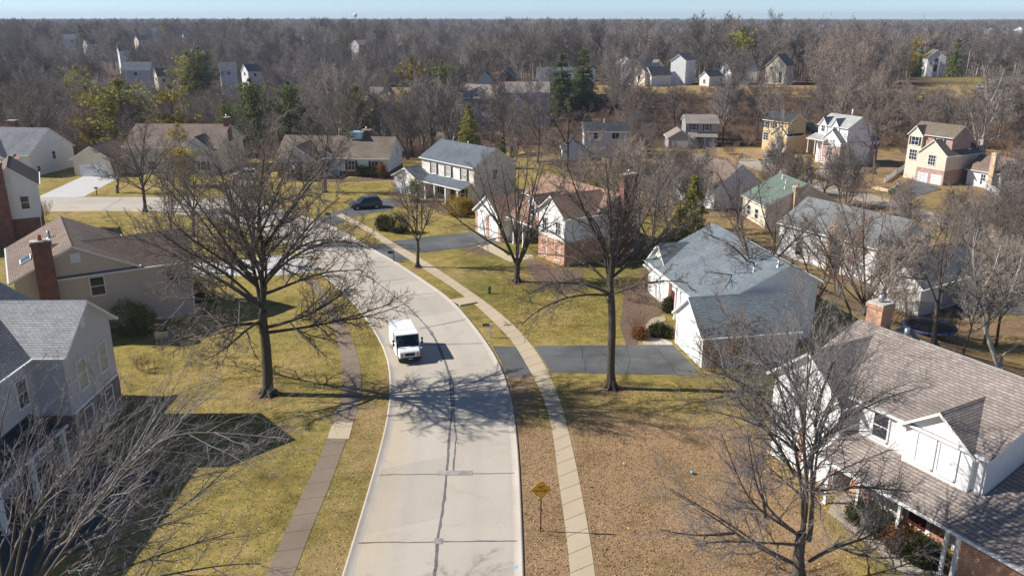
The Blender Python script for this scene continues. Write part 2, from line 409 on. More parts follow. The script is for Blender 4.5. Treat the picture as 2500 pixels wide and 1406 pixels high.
for _q, _r in (((655, 962), 1.7), ((1493, 948), 1.3), ((1020, 652), 1.1), ((1262, 688), 1.8)):
    _p = W(*_q); _g = np.exp(-((GX-_p[0])**2+(GY-_p[1])**2)/(_r*_r)); brown = np.maximum(brown, .9*_g); wood = np.maximum(wood, .8*_g)
zone = np.stack([np.clip(brown, 0, 1), wood, np.clip(green, 0, 1), np.ones_like(wood)], -1).reshape(-1, 4).astype(np.float32)
ca = me.color_attributes.new('zone', 'FLOAT_COLOR', 'POINT'); ca.data.foreach_set('color', zone.ravel())
me.materials.append(mt['ground'])
go = bpy.data.objects.new('ground', me); col.objects.link(go); tag(go, kind='structure')

# ---------------------------------------------------------------- streets, walks, drives
def resamp(p, n):
    p = np.array(p, float); d = np.r_[0, np.cumsum(np.hypot(*np.diff(p[:, :2], axis=0).T))]
    t = np.linspace(0, d[-1], n); return np.stack([np.interp(t, d, p[:, i]) for i in range(p.shape[1])], -1)
def smooth_line(p, it=2):
    p = np.array(p, float)
    for _ in range(it):
        q = p.copy(); q[1:-1] = (p[:-2]+2*p[1:-1]+p[2:])/4; p = q
    return p
def sheet(name, L, Rr, dz, mat, n=60, parent=None, structure=True, cross=1, sm=2):
    L = smooth_line(resamp(L, n), sm); Rr = smooth_line(resamp(Rr, n), sm); V = []; F = []
    for i in range(n):
        for j in range(cross+1):
            p = L[i]*(1-j/cross)+Rr[i]*(j/cross); V.append((p[0], p[1], tz(p[0], p[1])+dz))
    for i in range(n-1):
        for j in range(cross):
            a = i*(cross+1)+j; F.append((a, a+1, a+cross+2, a+cross+1))
    b = MB(); b.add(V, F); o = b.build(name, mat, parent)
    if structure: tag(o, kind='structure')
    return o
def poly_sheet(name, pts, dz, mat, parent=None, structure=True):
    """flat outline; fan-free n-gon laid on the terrain"""
    b = MB(); vs = [(p[0], p[1], tz(p[0], p[1])+dz) for p in pts]
    ar = sum(vs[i][0]*vs[(i+1) % len(vs)][1]-vs[(i+1) % len(vs)][0]*vs[i][1] for i in range(len(vs)))
    if ar < 0: vs = vs[::-1]
    b.add(vs, [tuple(range(len(vs)))]); o = b.build(name, mat, parent)
    if structure: tag(o, kind='structure')
    return o
PW = lambda l: [W(*q)[:2] for q in l]
roadL = [(-8.2, -60), (-8.2, 10)]+PW([(843, 1406), (868, 1325), (917, 1158), (952, 1026), (960, 952), (957, 894), (940, 843), (902, 782), (850, 720), (785, 666), (734, 618), (660, 580), (590, 548), (500, 528), (400, 517), (300, 515), (100, 517)])+[(-120, 114), (-260, 118)]
roadR = [(0.45, -60), (0.45, 10)]+PW([(1271, 1406), (1268, 1290), (1263, 1160), (1258, 1060), (1245, 980), (1235, 930), (1213, 880), (1186, 837), (1141, 779), (1097, 728), (1039, 690), (964, 639), (892, 601), (836, 564), (768, 537), (703, 519), (650, 503), (590, 491), (500, 485), (350, 483), (200, 483)])+[(-120, 124), (-260, 128)]
road = sheet('street', roadL, roadR, 0.010, mt['road'], 240, cross=4)
_a = road.data.attributes.new('across', 'FLOAT', 'POINT'); _a.data.foreach_set('value', np.tile(np.linspace(0, 1, 5), 240).astype(np.float32))
_c = (np.array(roadL[:1])); _m = (smooth_line(resamp(roadL, 240))+smooth_line(resamp(roadR, 240)))/2; _d = np.r_[0, np.cumsum(np.hypot(*np.diff(_m, axis=0).T))]
_k = np.random.RandomState(2).rand(200, 2); _a = road.data.attributes.new('slab', 'FLOAT', 'FACE')
_a.data.foreach_set('value', np.array([_k[int(_d[i]/5.2), j//2] for i in range(239) for j in range(4)], np.float32))
def kerb(name, line, side, n=160, w=0.15, h=0.07):
    L = smooth_line(resamp(line, n)); b = MB(); V = []
    T = np.gradient(L, axis=0); T /= np.hypot(*T.T)[:, None]; Nn = np.stack([-T[:, 1], T[:, 0]], -1)*side
    for p, m in zip(L, Nn):
        for o, z in ((-0.32, 0.014), (-0.02, 0.03), (0.05, h), (w, h+0.005), (w+0.04, -0.03)):
            V.append((p[0]+m[0]*o, p[1]+m[1]*o, tz(*p)+z))
    F = [(i*5+j, i*5+j+1, i*5+j+6, i*5+j+5) for i in range(n-1) for j in range(4)]
    if side < 0: F = [f[::-1] for f in F]
    b.add(V, [f[::-1] for f in F], 0, True); return tag(b.build(name, mt['curb']), kind='structure')
kerb('kerb', roadL, 1); kerb('kerb', roadR, -1)
# sealed joints in the concrete
jb = MB(); rnd = random.Random(3)
def seal(b, p, w, dz, m=0, wob=0.04):
    p = resamp(p, max(4, int(sum(math.dist(p[i], p[i+1]) for i in range(len(p)-1))/0.5)))
    T = np.gradient(p, axis=0); T /= np.hypot(*T.T)[:, None]; vs = []
    for q, t in zip(p, T):
        o = rnd.gauss(0, wob); ww = w*rnd.uniform(0.6, 1.3)/2
        for s in (-1, 1): vs.append((q[0]-t[1]*(o+s*ww), q[1]+t[0]*(o+s*ww), tz(*q)+dz))
    b.add(vs, [(2*i, 2*i+1, 2*i+3, 2*i+2)[::-1] for i in range(len(p)-1)], m)
ctr = PW([(1058, 1440), (1068, 1320), (1080, 1250), (1090, 1165), (1097, 1060), (1103, 1000), (1098, 920), (1085, 880), (1060, 825), (1035, 790), (1012, 765), (985, 740), (940, 706), (880, 660), (815, 610)])
seal(jb, [(-3.5, 20)]+ctr, 0.135, 0.022, 0, 0.016)
seal(jb, PW([(1108, 1155), (1112, 1060), (1108, 990), (1105, 930), (1075, 850), (1045, 795)]), 0.09, 0.021, 0, 0.03)
for a, c, w, m in (((868, 1325), (1270, 1320), .085, 0), ((917, 1159), (1262, 1155), .065, 0), ((950, 1026), (1255, 1020), .05, 1),
                   ((940, 843), (1198, 838), .20, 1), ((1022, 803), (1141, 779), .22, 1), ((905, 690), (990, 680), .2, 1), ((930, 728), (1075, 715), .1, 1), ((800, 640), (940, 640), .2, 1),
                   ((880, 655), (960, 650), .12, 1), ((700, 560), (800, 560), .1, 1), ((620, 520), (660, 555), .12, 1), ((400, 484), (400, 515), .12, 1), ((300, 484), (250, 515), .12, 1)):
    seal(jb, PW([a, c]), w, 0.024, m, 0.02)
for q in ([(1068, 1149), (1153, 1149), (1153, 1160), (1068, 1160)], [(1060, 1314), (1082, 1314), (1079, 1328), (1060, 1327)]):
    v = [(*p, 0.026) for p in PW(q)]; jb.add(v, [(3, 2, 1, 0)], 1)
v = [(*p, 0.027) for p in PW([(1252, 1380), (1270, 1381), (1270, 1387), (1254, 1387)])]
jo = jb.build('joint_sealant', [mt['seal'], mt['seal_pale']], road)
pb = MB(); pb.add(v, [(3, 2, 1, 0)]); pb.build('paint_mark', m_plain('blue_utility_paint', (0.25, 0.5, 0.75, 1), 0.8, 0.2), road)

def walk(name, L, Rr, mat, slab, n=120, dz=0.018):
    o = sheet(name, L, Rr, dz, mat, n)
    L = smooth_line(resamp(L, n)); Rr = smooth_line(resamp(Rr, n)); M_ = (L+Rr)/2
    d = np.r_[0, np.cumsum(np.hypot(*np.diff(M_, axis=0).T))]; b = MB()
    for s in np.arange(slab, d[-1], slab):
        p = [np.array([np.interp(s, d, q[:, i]) for i in (0, 1)]) for q in (L, Rr)]
        t = (p[1]-p[0])/np.hypot(*(p[1]-p[0])); nn = np.array([-t[1], t[0]])*0.014
        vs = [(*(p[0]-nn), dz+.004), (*(p[1]-nn), dz+.004), (*(p[1]+nn), dz+.004), (*(p[0]+nn), dz+.004)]
        b.add([(a, c, tz(a, c)+z) for a, c, z in vs], [(0, 1, 2, 3)])
    b.build('slab_joint', mt['gap'], o); return o
wrL = PW([(820, 527), (834, 533), (889, 560), (937, 595), (1018, 646), (1107, 704), (1162, 745), (1223, 803), (1257, 840), (1281, 884), (1314, 939), (1333, 990), (1349, 1048), (1360, 1139), (1372, 1231), (1385, 1318), (1394, 1406)])
wrR = PW([(834, 522), (848, 528), (902, 555), (954, 589), (1046, 642), (1128, 697), (1192, 741), (1254, 793), (1291, 833), (1323, 878), (1349, 930), (1368, 978), (1384, 1035), (1408, 1139), (1428, 1245), (1441, 1318), (1455, 1406)])
wrL = [(2.35, -60), (2.35, 25)]+wrL[::-1]; wrR = [(3.6, -60), (3.6, 25)]+wrR[::-1]
walk('pavement', wrL, wrR, mt['walk_tan'], 1.5)
wlL = [(-12.3, -60), (-12.3, 25)]+PW([(648, 1406), (696, 1298), (750, 1179), (792, 1093), (824, 1000), (836, 950), (837, 905), (829, 850), (811, 792), (786, 750), (765, 710), (748, 680)])
wlR = [(-10.9, -60), (-10.9, 25)]+PW([(717, 1406), (757, 1298), (808, 1179), (838, 1093), (872, 1006), (883, 950), (883, 905), (869, 850), (843, 792), (815, 750), (790, 712), (766, 678)])
walk('pavement', wlL, wlR, mt['walk_old'], 1.6)
# the one paler slab of the old walk
poly_sheet('pavement_slab', PW([(813, 1030), (862, 1032), (852, 1072), (799, 1070)]), 0.026, mt['walk_tan'])
poly_sheet('driveway', PW([(1202, 845), (1259, 846), (1303, 917), (1241, 923), (1224, 885)]), 0.014, mt['asphalt'])
dv = poly_sheet('driveway', PW([(1303, 845), (1420, 843), (1643, 842), (1704, 905), (1690, 915), (1500, 913), (1344, 909), (1324, 876)]), 0.014, mt['asphalt'])
cb = MB()
for p_ in ([(1418, 843), (1426, 878), (1432, 911)], [(1340, 868), (1400, 872), (1480, 866), (1560, 874), (1690, 878)], [(1530, 843), (1538, 880), (1530, 912)], [(1600, 850), (1630, 880), (1650, 912)], [(1450, 850), (1500, 880), (1520, 905)]): seal(cb, PW(p_), .035, .019, 0, .05)
cb.build('crack_filler', mt['black_tar'], dv)
poly_sheet('driveway', PW([(901, 602), (937, 595), (1004, 634), (966, 640)]), 0.014, mt['asphalt'])
poly_sheet('driveway', PW([(955, 590), (1050, 577), (1158, 566), (1224, 595), (1150, 602), (1040, 617), (1006, 617)]), 0.014, mt['asphalt'])
poly_sheet('driveway', PW([(772, 538), (800, 524), (870, 500), (950, 483), (1000, 492), (985, 500), (950, 513), (862, 530), (822, 552)]), 0.014, mt['asphalt'])
poly_sheet('driveway', PW([(408, 650), (529, 641), (620, 631), (706, 621), (744, 634), (777, 664), (665, 673), (560, 674), (416, 672)]), 0.014, mt['drive_white'])
poly_sheet('driveway', PW([(88, 483), (205, 430), (222, 424), (300, 426), (280, 440), (206, 480), (150, 484)]), 0.012, mt['drive_white'])
poly_sheet('driveway', PW([(512, 487), (548, 478), (590, 440), (625, 440), (600, 470), (585, 492)]), 0.014, mt['drive_old'])
poly_sheet('driveway', [(-40, 34), (-33, 44.5), (-26.5, 44.8), (-20.6, 43.5), (-21, 38), (-26, 30)], 0.014, mt['asphalt_new'])
# garden paths and planting beds
poly_sheet('garden_path', PW([(1165, 600), (1195, 596), (1215, 600), (1240, 625), (1300, 622), (1302, 630), (1245, 640), (1205, 620)]), 0.016, mt['walk_tan'])
poly_sheet('garden_path', PW([(1563, 800), (1590, 778), (1622, 770), (1626, 782), (1596, 792), (1583, 808), (1582, 826), (1602, 842), (1572, 842), (1560, 822)]), 0.016, mt['drive_old'])
poly_sheet('garden_path', PW([(1602, 842), (1582, 826), (1583, 812), (1640, 836), (1643, 842)]), 0.017, mt['stone'])
poly_sheet('garden_path', PW([(2040, 1215), (2075, 1200), (2150, 1260), (2230, 1330), (2290, 1406), (2210, 1406), (2100, 1310), (2020, 1250)]), 0.016, mt['drive_old'])
for q in ([(1122, 606), (1150, 597), (1200, 600), (1225, 615), (1190, 622), (1150, 616)],
          [(1280, 640), (1310, 632), (1376, 662), (1420, 655), (1430, 700), (1380, 720), (1310, 690)],
          [(1525, 690), (1575, 690), (1622, 762), (1590, 778), (1560, 800), (1558, 840), (1530, 848), (1515, 800)],
          [(1590, 800), (1625, 785), (1640, 800), (1641, 832), (1600, 818)],
          [(2035, 1230), (2085, 1225), (2240, 1360), (2180, 1380), (2060, 1290)],
          [(1770, 1132), (1800, 1112), (1850, 1112), (1875, 1140), (1840, 1165), (1790, 1158)],
          [(690, 436), (830, 437), (960, 431), (962, 440), (830, 446), (690, 444)],
          [(985, 492), (1030, 490), (1130, 515), (1150, 535), (1120, 530), (1040, 505)]):
    poly_sheet('planting_bed', PW(q), 0.012, mt['mulch'])
# street and yards on the lower ground to the right
def gsheet(name, pts, dz, mat):
    p = [gp(*q)[:2] for q in pts]; n = len(p)//2
    return sheet(name, p[:n], p[n:][::-1], dz, mat, 24, cross=6, sm=0)
gsheet('street', [(1800, 398), (1840, 414), (1895, 430), (1985, 462), (2115, 496), (2275, 545), (2430, 592), (2560, 632), (2560, 600), (2440, 566), (2285, 522), (2125, 474), (2000, 442), (1905, 408), (1850, 392), (1815, 384)], 0.05, mt['drive_old'])
gsheet('driveway', [(1868, 398), (1905, 403), (1925, 382), (1880, 376)], 0.07, mt['asphalt'])
gsheet('driveway', [(2150, 470), (2235, 480), (2300, 462), (2234, 438)], 0.07, mt['asphalt'])
gsheet('driveway', [(1985, 425), (2020, 436), (2048, 418), (2004, 406)], 0.07, mt['drive_old'])
gsheet('driveway', [(2240, 760), (2520, 770), (2520, 730), (2245, 745)], 0.07, mt['asphalt'])
gsheet('road', [(2330, 262), (2400, 225), (2440, 205), (2460, 186), (2520, 186), (2500, 205), (2450, 240), (2400, 275)], 0.08, mt['asphalt'])
# ---------------------------------------------------------------- houses
class House:
    def __init__(s, label, th, o, g=0.0, name='house', cat='house', group=None):
        s.th = R(th); s.o = o; s.g = g
        s.r = empty(name, (o[0], o[1], g), s.th, label, cat, group)
        s.roofs = []
    def blk(s, o, k, L, w, he, hr, wa=None): return Blk(s, o, k, L, w, he, hr, wa)
class Blk:
    """one gabled body: ridge runs along a, c is measured across it (+ left), heights from the house's ground"""
    def __init__(s, H, o, k, L, w, he, hr, wa=None):
        s.H, s.L, s.w, s.he, s.hr = H, L, w, he, hr
        dx, dy = o[0]-H.o[0], o[1]-H.o[1]; c, n = math.cos(-H.th), math.sin(-H.th)
        s.ox, s.oy = dx*c-dy*n, dx*n+dy*c; s.c, s.s = round(math.cos(k*math.pi/2)), round(math.sin(k*math.pi/2))
        s.sl = (hr-he)/(w/2); s.wA = wa or w/2; s.zA = hr-s.sl*s.wA
    def p(s, a, c, z): return (s.ox+s.c*a-s.s*c, s.oy+s.s*a+s.c*c, z)
    def body(s, wall, roof, oh=0.35, og=0.3, zb=-2.5, band=None, zband=0.0, t=0.17, roofname='roof', closed=True, trim=None):
        H = s.H; h = s.w/2-oh; zt = s.he+oh*s.sl-0.09; zr = s.hr-0.09; b = MB()
        a0, a1 = og, s.L-og; s.a0, s.a1, s.h = a0, a1, h
        hA = s.wA-oh; s.hA = hA; prof = [(-h, zb), (hA, zb), (hA, s.zA+oh*s.sl-.09), (0, zr), (-h, zt)]
        b.prism(prof, lambda c, z: s.p(a0, c, z), lambda c, z: s.p(a1, c, z), 0)
        b.build('wall', mt[wall], H.r)
        if band:
            b = MB(); e = 0.04
            b.prism([(-h-e, zb), (hA+e, zb), (hA+e, zband), (-h-e, zband)], lambda c, z: s.p(a0-e, c, z), lambda c, z: s.p(a1+e, c, z), 0)
            b.build('base_wall', mt[band], H.r)
        b = MB(); w2 = s.w/2
        prof = [(-w2, s.he), (0, s.hr), (s.wA, s.zA), (s.wA, s.zA-t), (0, s.hr-t), (-w2, s.he-t)]
        b.prism(prof, lambda c, z: s.p(0, c, z), lambda c, z: s.p(s.L, c, z), 1, [0, 0, 1, 1, 1, 1])
        # ridge cap
        b.prism([(-.14, s.hr-.14*s.sl+.012), (0, s.hr+.03), (.14, s.hr-.14*s.sl+.012)], lambda c, z: s.p(.02, c, z), lambda c, z: s.p(s.L-.02, c, z), 0)
        r = b.build(roofname, [mt[roof], mt['trim'] if trim is None else mt[trim]], H.r); H.roofs.append(r)
        # gutters
        for q in (-1, 1):
            w_, z_ = (w2, s.he) if q < 0 else (s.wA, s.zA)
            g = MB(); g.prism([(q*(w_+.005), z_-.13), (q*(w_+.12), z_-.11), (q*(w_+.12), z_-.01), (q*(w_+.005), z_-.01)],
                    lambda c, z: s.p(.05, c, z), lambda c, z: s.p(s.L-.05, c, z), 0)
            g.build('gutter', mt['trim'], r)
        return r
    # places on a face: '0'/'1' gable ends (pos = c), 'A'/'B' long sides (pos = a)
    def fr(s, f):
        return {'0': lambda q, d, z: s.p(s.a0-d, q, z), '1': lambda q, d, z: s.p(s.a1+d, q, z),
                'A': lambda q, d, z: s.p(q, s.hA+d, z), 'B': lambda q, d, z: s.p(q, -s.h-d, z)}[f]
    def fbox(s, b, f, q0, q1, z0, z1, d0, d1, m=0):
        g = s.fr(f); vs = [g(q, d, z) for z in (z0, z1) for d in (d0, d1) for q in (q0, q1)]
        b.add(vs, [(0, 2, 3, 1), (4, 5, 7, 6), (0, 1, 5, 4), (2, 6, 7, 3), (0, 4, 6, 2), (1, 3, 7, 5)], m)
    def win(s, f, q, z, w, h, shut=None, glass='glass', grid=(1, 2), fw=0.09, arch=False, name='window', frame='trim', d=0.0):
        b = MB(); s.fbox(b, f, q-w/2, q+w/2, z, z+h, -0.02+d, 0.035+d)
        o = b.build(name, mt[glass], s.H.r)
        b = MB(); e = 0.075+d
        s.fbox(b, f, q-w/2-fw, q-w/2, z-fw, z+h+fw, d-.02, e); s.fbox(b, f, q+w/2, q+w/2+fw, z-fw, z+h+fw, d-.02, e)
        s.fbox(b, f, q-w/2, q+w/2, z+h, z+h+fw, d-.02, e-.004); s.fbox(b, f, q-w/2-.04, q+w/2+.04, z-fw-.03, z, d-.02, e+.05)
        for i in range(1, grid[0]): x = q-w/2+w*i/grid[0]; s.fbox(b, f, x-.03, x+.03, z, z+h, d, e-.02)
        for i in range(1, grid[1]): y = z+h*i/grid[1]; s.fbox(b, f, q-w/2, q+w/2, y-.03, y+.03, d, e-.016)
        if arch:
            for i in range(8):
                a0, a1 = math.pi*i/8, math.pi*(i+1)/8; g = s.fr(f); r0, r1 = w*.3, w*.3+.1
                vs = [g(q+r*math.cos(a), dd, z+h+fw+r*math.sin(a)) for dd in (d-.02, e) for r in (r0, r1) for a in (a0, a1)]
                b.add(vs, [(0, 1, 3, 2), (4, 6, 7, 5), (0, 4, 5, 1), (2, 3, 7, 6)], 0)
        b.build('frame', mt[frame], o)
        if shut:
            for sg in (-1, 1):
                b = MB(); x = q+sg*(w/2+fw+.22)
                s.fbox(b, f, x-.19, x+.19, z-.06, z+h+.06, -.02, .06)
                for i in range(6): y = z+h*(i+.5)/6; s.fbox(b, f, x-.14, x+.14, y-h*.05, y+h*.05, .05, .075)
                b.build('shutter', mt[shut], s.H.r)
        return o
    def vent(s, f, q, z, w, h):
        b = MB(); s.fbox(b, f, q-w/2, q+w/2, z, z+h, -.02, .05)
        for i in range(5): y = z+h*(i+.5)/5; s.fbox(b, f, q-w/2+.05, q+w/2-.05, y-h*.045, y+h*.045, .045, .08)
        b.build('gable_vent', mt['trim'], s.H.r)
    def gdoor(s, f, q, z, w, h, mat='trim'):
        b = MB(); n = 4
        for i in range(n):
            y0 = z+h*i/n; s.fbox(b, f, q-w/2, q+w/2, y0+.012, y0+h/n-.012, -.02, .04)
            m = max(2, round(w/.7))
            for j in range(m):
                x0 = q-w/2+w*(j+.15)/m; s.fbox(b, f, x0, x0+w/m*.7, y0+h/n*.22, y0+h/n*.78, .03, .055)
        b.build('garage_door', mt[mat], s.H.r)
    def door(s, f, q, z, w=1.0, h=2.1, mat='door_red'):
        b = MB(); s.fbox(b, f, q-w/2, q+w/2, z, z+h, -.02, .05); o = b.build('door', mt[mat], s.H.r)
        b = MB(); s.fbox(b, f, q+w*.34, q+w*.4, z+.95, z+1.07, .04, .12); b.build('handle', mt['metal'], o)
    def pier(s, f, q0, q1, z0, z1, mat, d=0.06):
        b = MB(); s.fbox(b, f, q0, q1, z0, z1, -.02, d); b.build('brick_pier', mt[mat], s.H.r)
    def shed(s, f, q0, q1, z0, z1, depth, roof, t=0.14, name='porch_roof'):
        """lean-to roof: z1 at the wall, z0 at the outer edge"""
        g = s.fr(f); b = MB()
        prof = [(-.05, z1), (depth, z0), (depth, z0-t), (-.05, z1-t)]
        b.prism(prof, lambda d, z: g(q0, d, z), lambda d, z: g(q1, d, z), 1, [0, 1, 1, 1])
        o = b.build(name, [mt[roof], mt['trim']], s.H.r)
        b = MB(); s.fbox(b, f, q0, q1, z0-.13, z0-.01, depth+.005, depth+.11); b.build('gutter', mt['trim'], o); return o
    def post(s, f, q, d, z0, z1, w=0.16, mat='trim'):
        b = MB(); s.fbox(b, f, q-w/2, q+w/2, z0, z1, d-w/2, d+w/2)
        s.fbox(b, f, q-w*.8, q+w*.8, z0, z0+.18, d-w*.8, d+w*.8); s.fbox(b, f, q-w*.75, q+w*.75, z1-.14, z1, d-w*.75, d+w*.75)
        b.build('porch_post', mt[mat], s.H.r)
    def chimney(s, a, c, z0, z1, da, dc, mat, cap='metal', parent=None, flue=True):
        b = MB()
        def bx(a0, a1, c0, c1, y0, y1, m=0):
            vs = [s.p(x, y, z) for z in (y0, y1) for y in (c0, c1) for x in (a0, a1)]
            b.add(vs, [(0, 2, 3, 1), (4, 5, 7, 6), (0, 1, 5, 4), (2, 6, 7, 3), (0, 4, 6, 2), (1, 3, 7, 5)], m)
        bx(a-da/2, a+da/2, c-dc/2, c+dc/2, z0, z1-.35); bx(a-da/2-.08, a+da/2+.08, c-dc/2-.08, c+dc/2+.08, z1-.35, z1-.12)
        bx(a-da/2-.02, a+da/2+.02, c-dc/2-.02, c+dc/2+.02, z1-.12, z1, 1)
        o = b.build('chimney', [mt[mat], mt['stone']], parent or s.H.roofs[0])
        if flue:
            b = MB(); b.lathe([(0, 0), (.17, 0), (.15, .45), (.1, .45), (.1, .1)], s.p(a, c, z1), 12); b.build('flue', mt['clay' if flue == 1 else 'metal'], o)
        return o
    def on_roof(s, side, a, frac):          # point on the roof surface, frac 0 ridge .. 1 eave
        c = (1 if side == 'A' else -1)*s.w/2*frac; return s.p(a, c, s.hr-(s.hr-s.he)*frac)
    def skylight(s, side, a, frac, w=0.8, h=1.2):
        q = 1 if side == 'A' else -1; f2 = frac+h/(s.w/2); b = MB()
        P_ = lambda aa, ff, up: Vector(s.on_roof(side, aa, ff))+Vector((0, 0, up))
        vs = [P_(x, y, u) for u in (-.02, .14) for y in (frac, f2) for x in (a-w/2, a+w/2)]
        b.add(vs, [(0, 2, 3, 1), (4, 5, 7, 6), (0, 1, 5, 4), (2, 6, 7, 3), (0, 4, 6, 2), (1, 3, 7, 5)], 1)
        e = .08; vs = [P_(x, y, .155) for y in (frac+e/s.w*2, f2-e/s.w*2) for x in (a-w/2+e, a+w/2-e)]
        b.add(vs, [(0, 1, 3, 2)], 0)
        b.build('skylight', [mt['glass'], mt['trim']], s.H.roofs[0])
    def pipe(s, side, a, frac, h=0.5, r=0.06, mat='trim'):
        p = Vector(s.on_roof(side, a, frac)); b = MB(); b.tube([p-Vector((0, 0, .1)), p+Vector((0, 0, h))], r, 8)
        b.lathe([(r*2.4, -.06), (r*1.2, .12)], p, 8); b.build('vent_pipe', mt[mat], s.H.roofs[0])
    def downpipe(s, f, q, z0, z1):
        b = MB(); s.fbox(b, f, q-.045, q+.045, z0, z1, 0, .09); b.build('downpipe', mt['trim'], s.H.r)

# 1 ---- the big white house at the lower right
H = House('large white two-storey house with taupe roofs and orange brick at the lower right', 118.9, (27.8, 37.43))
U = Vector((math.cos(H.th), math.sin(H.th))); Vv = Vector((-U.y, U.x)); O = Vector(H.o)
M_ = H.blk(H.o, 0, 12.4, 10.96, 5.87, 8.14); M_.body('white_siding', 'roof_taupe')
Wg = H.blk((17.04, 43.68), -1, 9, 5.72, 5.44, 7.79); Wg.body('white_stucco', 'roof_taupe', og=0.35)
o2 = O-U*9.5; X = H.blk(tuple(o2), 0, 9.7, 15.4, 2.75, 5.3); X.body('white_siding', 'roof_taupe')
o3 = O+U*2.75+Vv*5.75; D = H.blk(tuple(o3), -1, 5, 4.3, 5.72, 7.3); D.body('white_stucco', 'roof_taupe', oh=.3, og=.35, zb=3.0)
M_.shed('A', .0, 8.2, 2.72, 3.75, 2.5, 'roof_taupe')
for q in (.3, 2.9, 5.4, 7.4): M_.post('A', q, 2.3, -.1, 2.6)
for q in (-.62, .62): D.win('0', q, 4.0, .95, 1.6, glass='glass_white')
M_.win('A', 6.25, 4.1, .9, 1.35); M_.win('A', .75, .9, 1.2, 1.5, 'shutter'); M_.win('A', 5.2, .9, 1.8, 1.5, glass='glass_white', grid=(2, 2))
M_.door('A', 3.3, .15); M_.pier('A', 1.6, 2.5, 0, 2.65, 'orange_brick'); M_.pier('A', 4.05, 4.2, 0, 2.65, 'orange_brick'); M_.pier('A', 6.25, 8.1, 0, 2.65, 'orange_brick')
X.pier('A', 5.8, 9.1, -.2, 2.3, 'orange_brick'); X.win('A', 4.6, .5, 1.4, 1.5, glass='glass_white'); X.pier('A', 1.0, 3.4, -.2, 2.3, 'orange_brick')
X.pipe('A', 7.4, .25, .55, .07, 'metal')
for q in (-1.2, 1.2): Wg.gdoor('0', q, .02, 2.0, 2.15)
for a, b_ in ((-2.45, -2.25), (-.18, .18), (2.25, 2.45)): Wg.pier('0', a, b_, 0, 2.75, 'orange_brick')
Wg.win('0', 0, 4.1, 1.1, 1.3, glass='glass_pale'); Wg.downpipe('B', .6, .1, 5.3); M_.downpipe('A', .45, 3.3, 5.7)
M_.chimney(11.7, -.9, 2, 9.35, 1.1, 1.0, 'orange_brick', flue=2); M_.pipe('B', 9.5, .12, .5, .15, 'metal')

# 2 ---- blue-grey roofed white house further up on the right
H = House('white one-storey house with pale blue-grey roofs at the end of the asphalt drive', -79.3, (20.11, 79.92))
M_ = H.blk(H.o, 0, 15.4, 13.9, 3.2, 6.71, 3.2); M_.body('white_stucco', 'roof_ridge')
F_ = H.blk((14.21, 77.38), 1, 8, 6.36, 2.6, 5.22); F_.body('pale_brick', 'roof_ridge')
G_ = H.blk((14.04, 61.9), 1, 8.5, 6.3, 2.6, 4.94); G_.body('white_stucco', 'roof_ridge')
for q in (-1.15, 1.15): F_.win('0', q, .75, 1.15, 1.6, grid=(2, 3))
F_.shed('0', -2.3, 2.3, 2.5, 2.85, .75, 'roof_ridge', name='window_hood')
F_.pier('0', -2.6, -1.9, -.2, .6, 'tan_brick'); F_.win('B', 1.8, .7, .9, 1.5)
G_.gdoor('0', 0, .02, 4.4, 2.2); G_.pier('0', -2.45, -2.25, 0, 2.7, 'pale_brick'); G_.pier('0', 2.25, 2.45, 0, 2.7, 'pale_brick')
M_.door('B', 7.2, .1, 1.0, 2.1); M_.pier('B', 5.9, 6.6, 0, 2.9, 'red_brick'); M_.post('B', 8.6, .4, 0, 3.0)
M_.pipe('B', 14.5, .08, .5, .1, 'metal'); M_.pipe('B', 13.2, .3, .4)

# 3 ---- brick and white house with the brown roof
H = House('brick and white stucco house with rusty brown roof, twin garage doors and a dormer', -59.2, (4.46, 103.38))
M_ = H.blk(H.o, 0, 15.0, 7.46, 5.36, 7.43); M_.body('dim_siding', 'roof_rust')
F_ = H.blk((4.17, 88.94), 1, 7, 5.9, 5.42, 7.55); F_.body('white_stucco', 'roof_rust', band='orange_brick', zband=2.75)
G_ = H.blk((-3.28, 99.86), 1, 9, 7.17, 2.87, 5.29); G_.body('white_stucco', 'roof_rust')
M_.shed('B', 1.9, 9.3, 3.15, 5.5, 3.9, 'roof_rust', name='roof'); M_.post('B', 5.6, 3.6, 0, 3.1); M_.post('B', 3.4, 3.6, 0, 3.1)
for q in (-1.35, 1.35):
    F_.win('0', q, .5, 1.0, 1.95); F_.win('0', q, 3.4, .85, 1.35, grid=(2, 2))
for q in (-1.65, 1.65): G_.gdoor('0', q, .02, 2.5, 2.2)
for a in (-3.2, -.3, 2.6): G_.pier('0', a, a+.6, 0, 2.75, 'orange_brick')
dm = H.blk(tuple(Vector(H.o)+Vector((math.cos(H.th), math.sin(H.th)))*6.1+Vector((math.sin(H.th), -math.cos(H.th)))*6.1), 1, 5, 2.2, 5.3, 6.4)
dm.body('white_stucco', 'roof_rust', oh=.2, og=.2, zb=3.4); dm.win('0', 0, 4.0, .8, 1.1)
M_.win('B', 7.0, .5, 1.3, 1.6); M_.door('B', 4.6, .1)
M_.chimney(15.25, .9, -2, 9.7, .9, 1.9, 'red_brick', flue=2); M_.win('1', -2.0, 3.4, .9, 1.4)

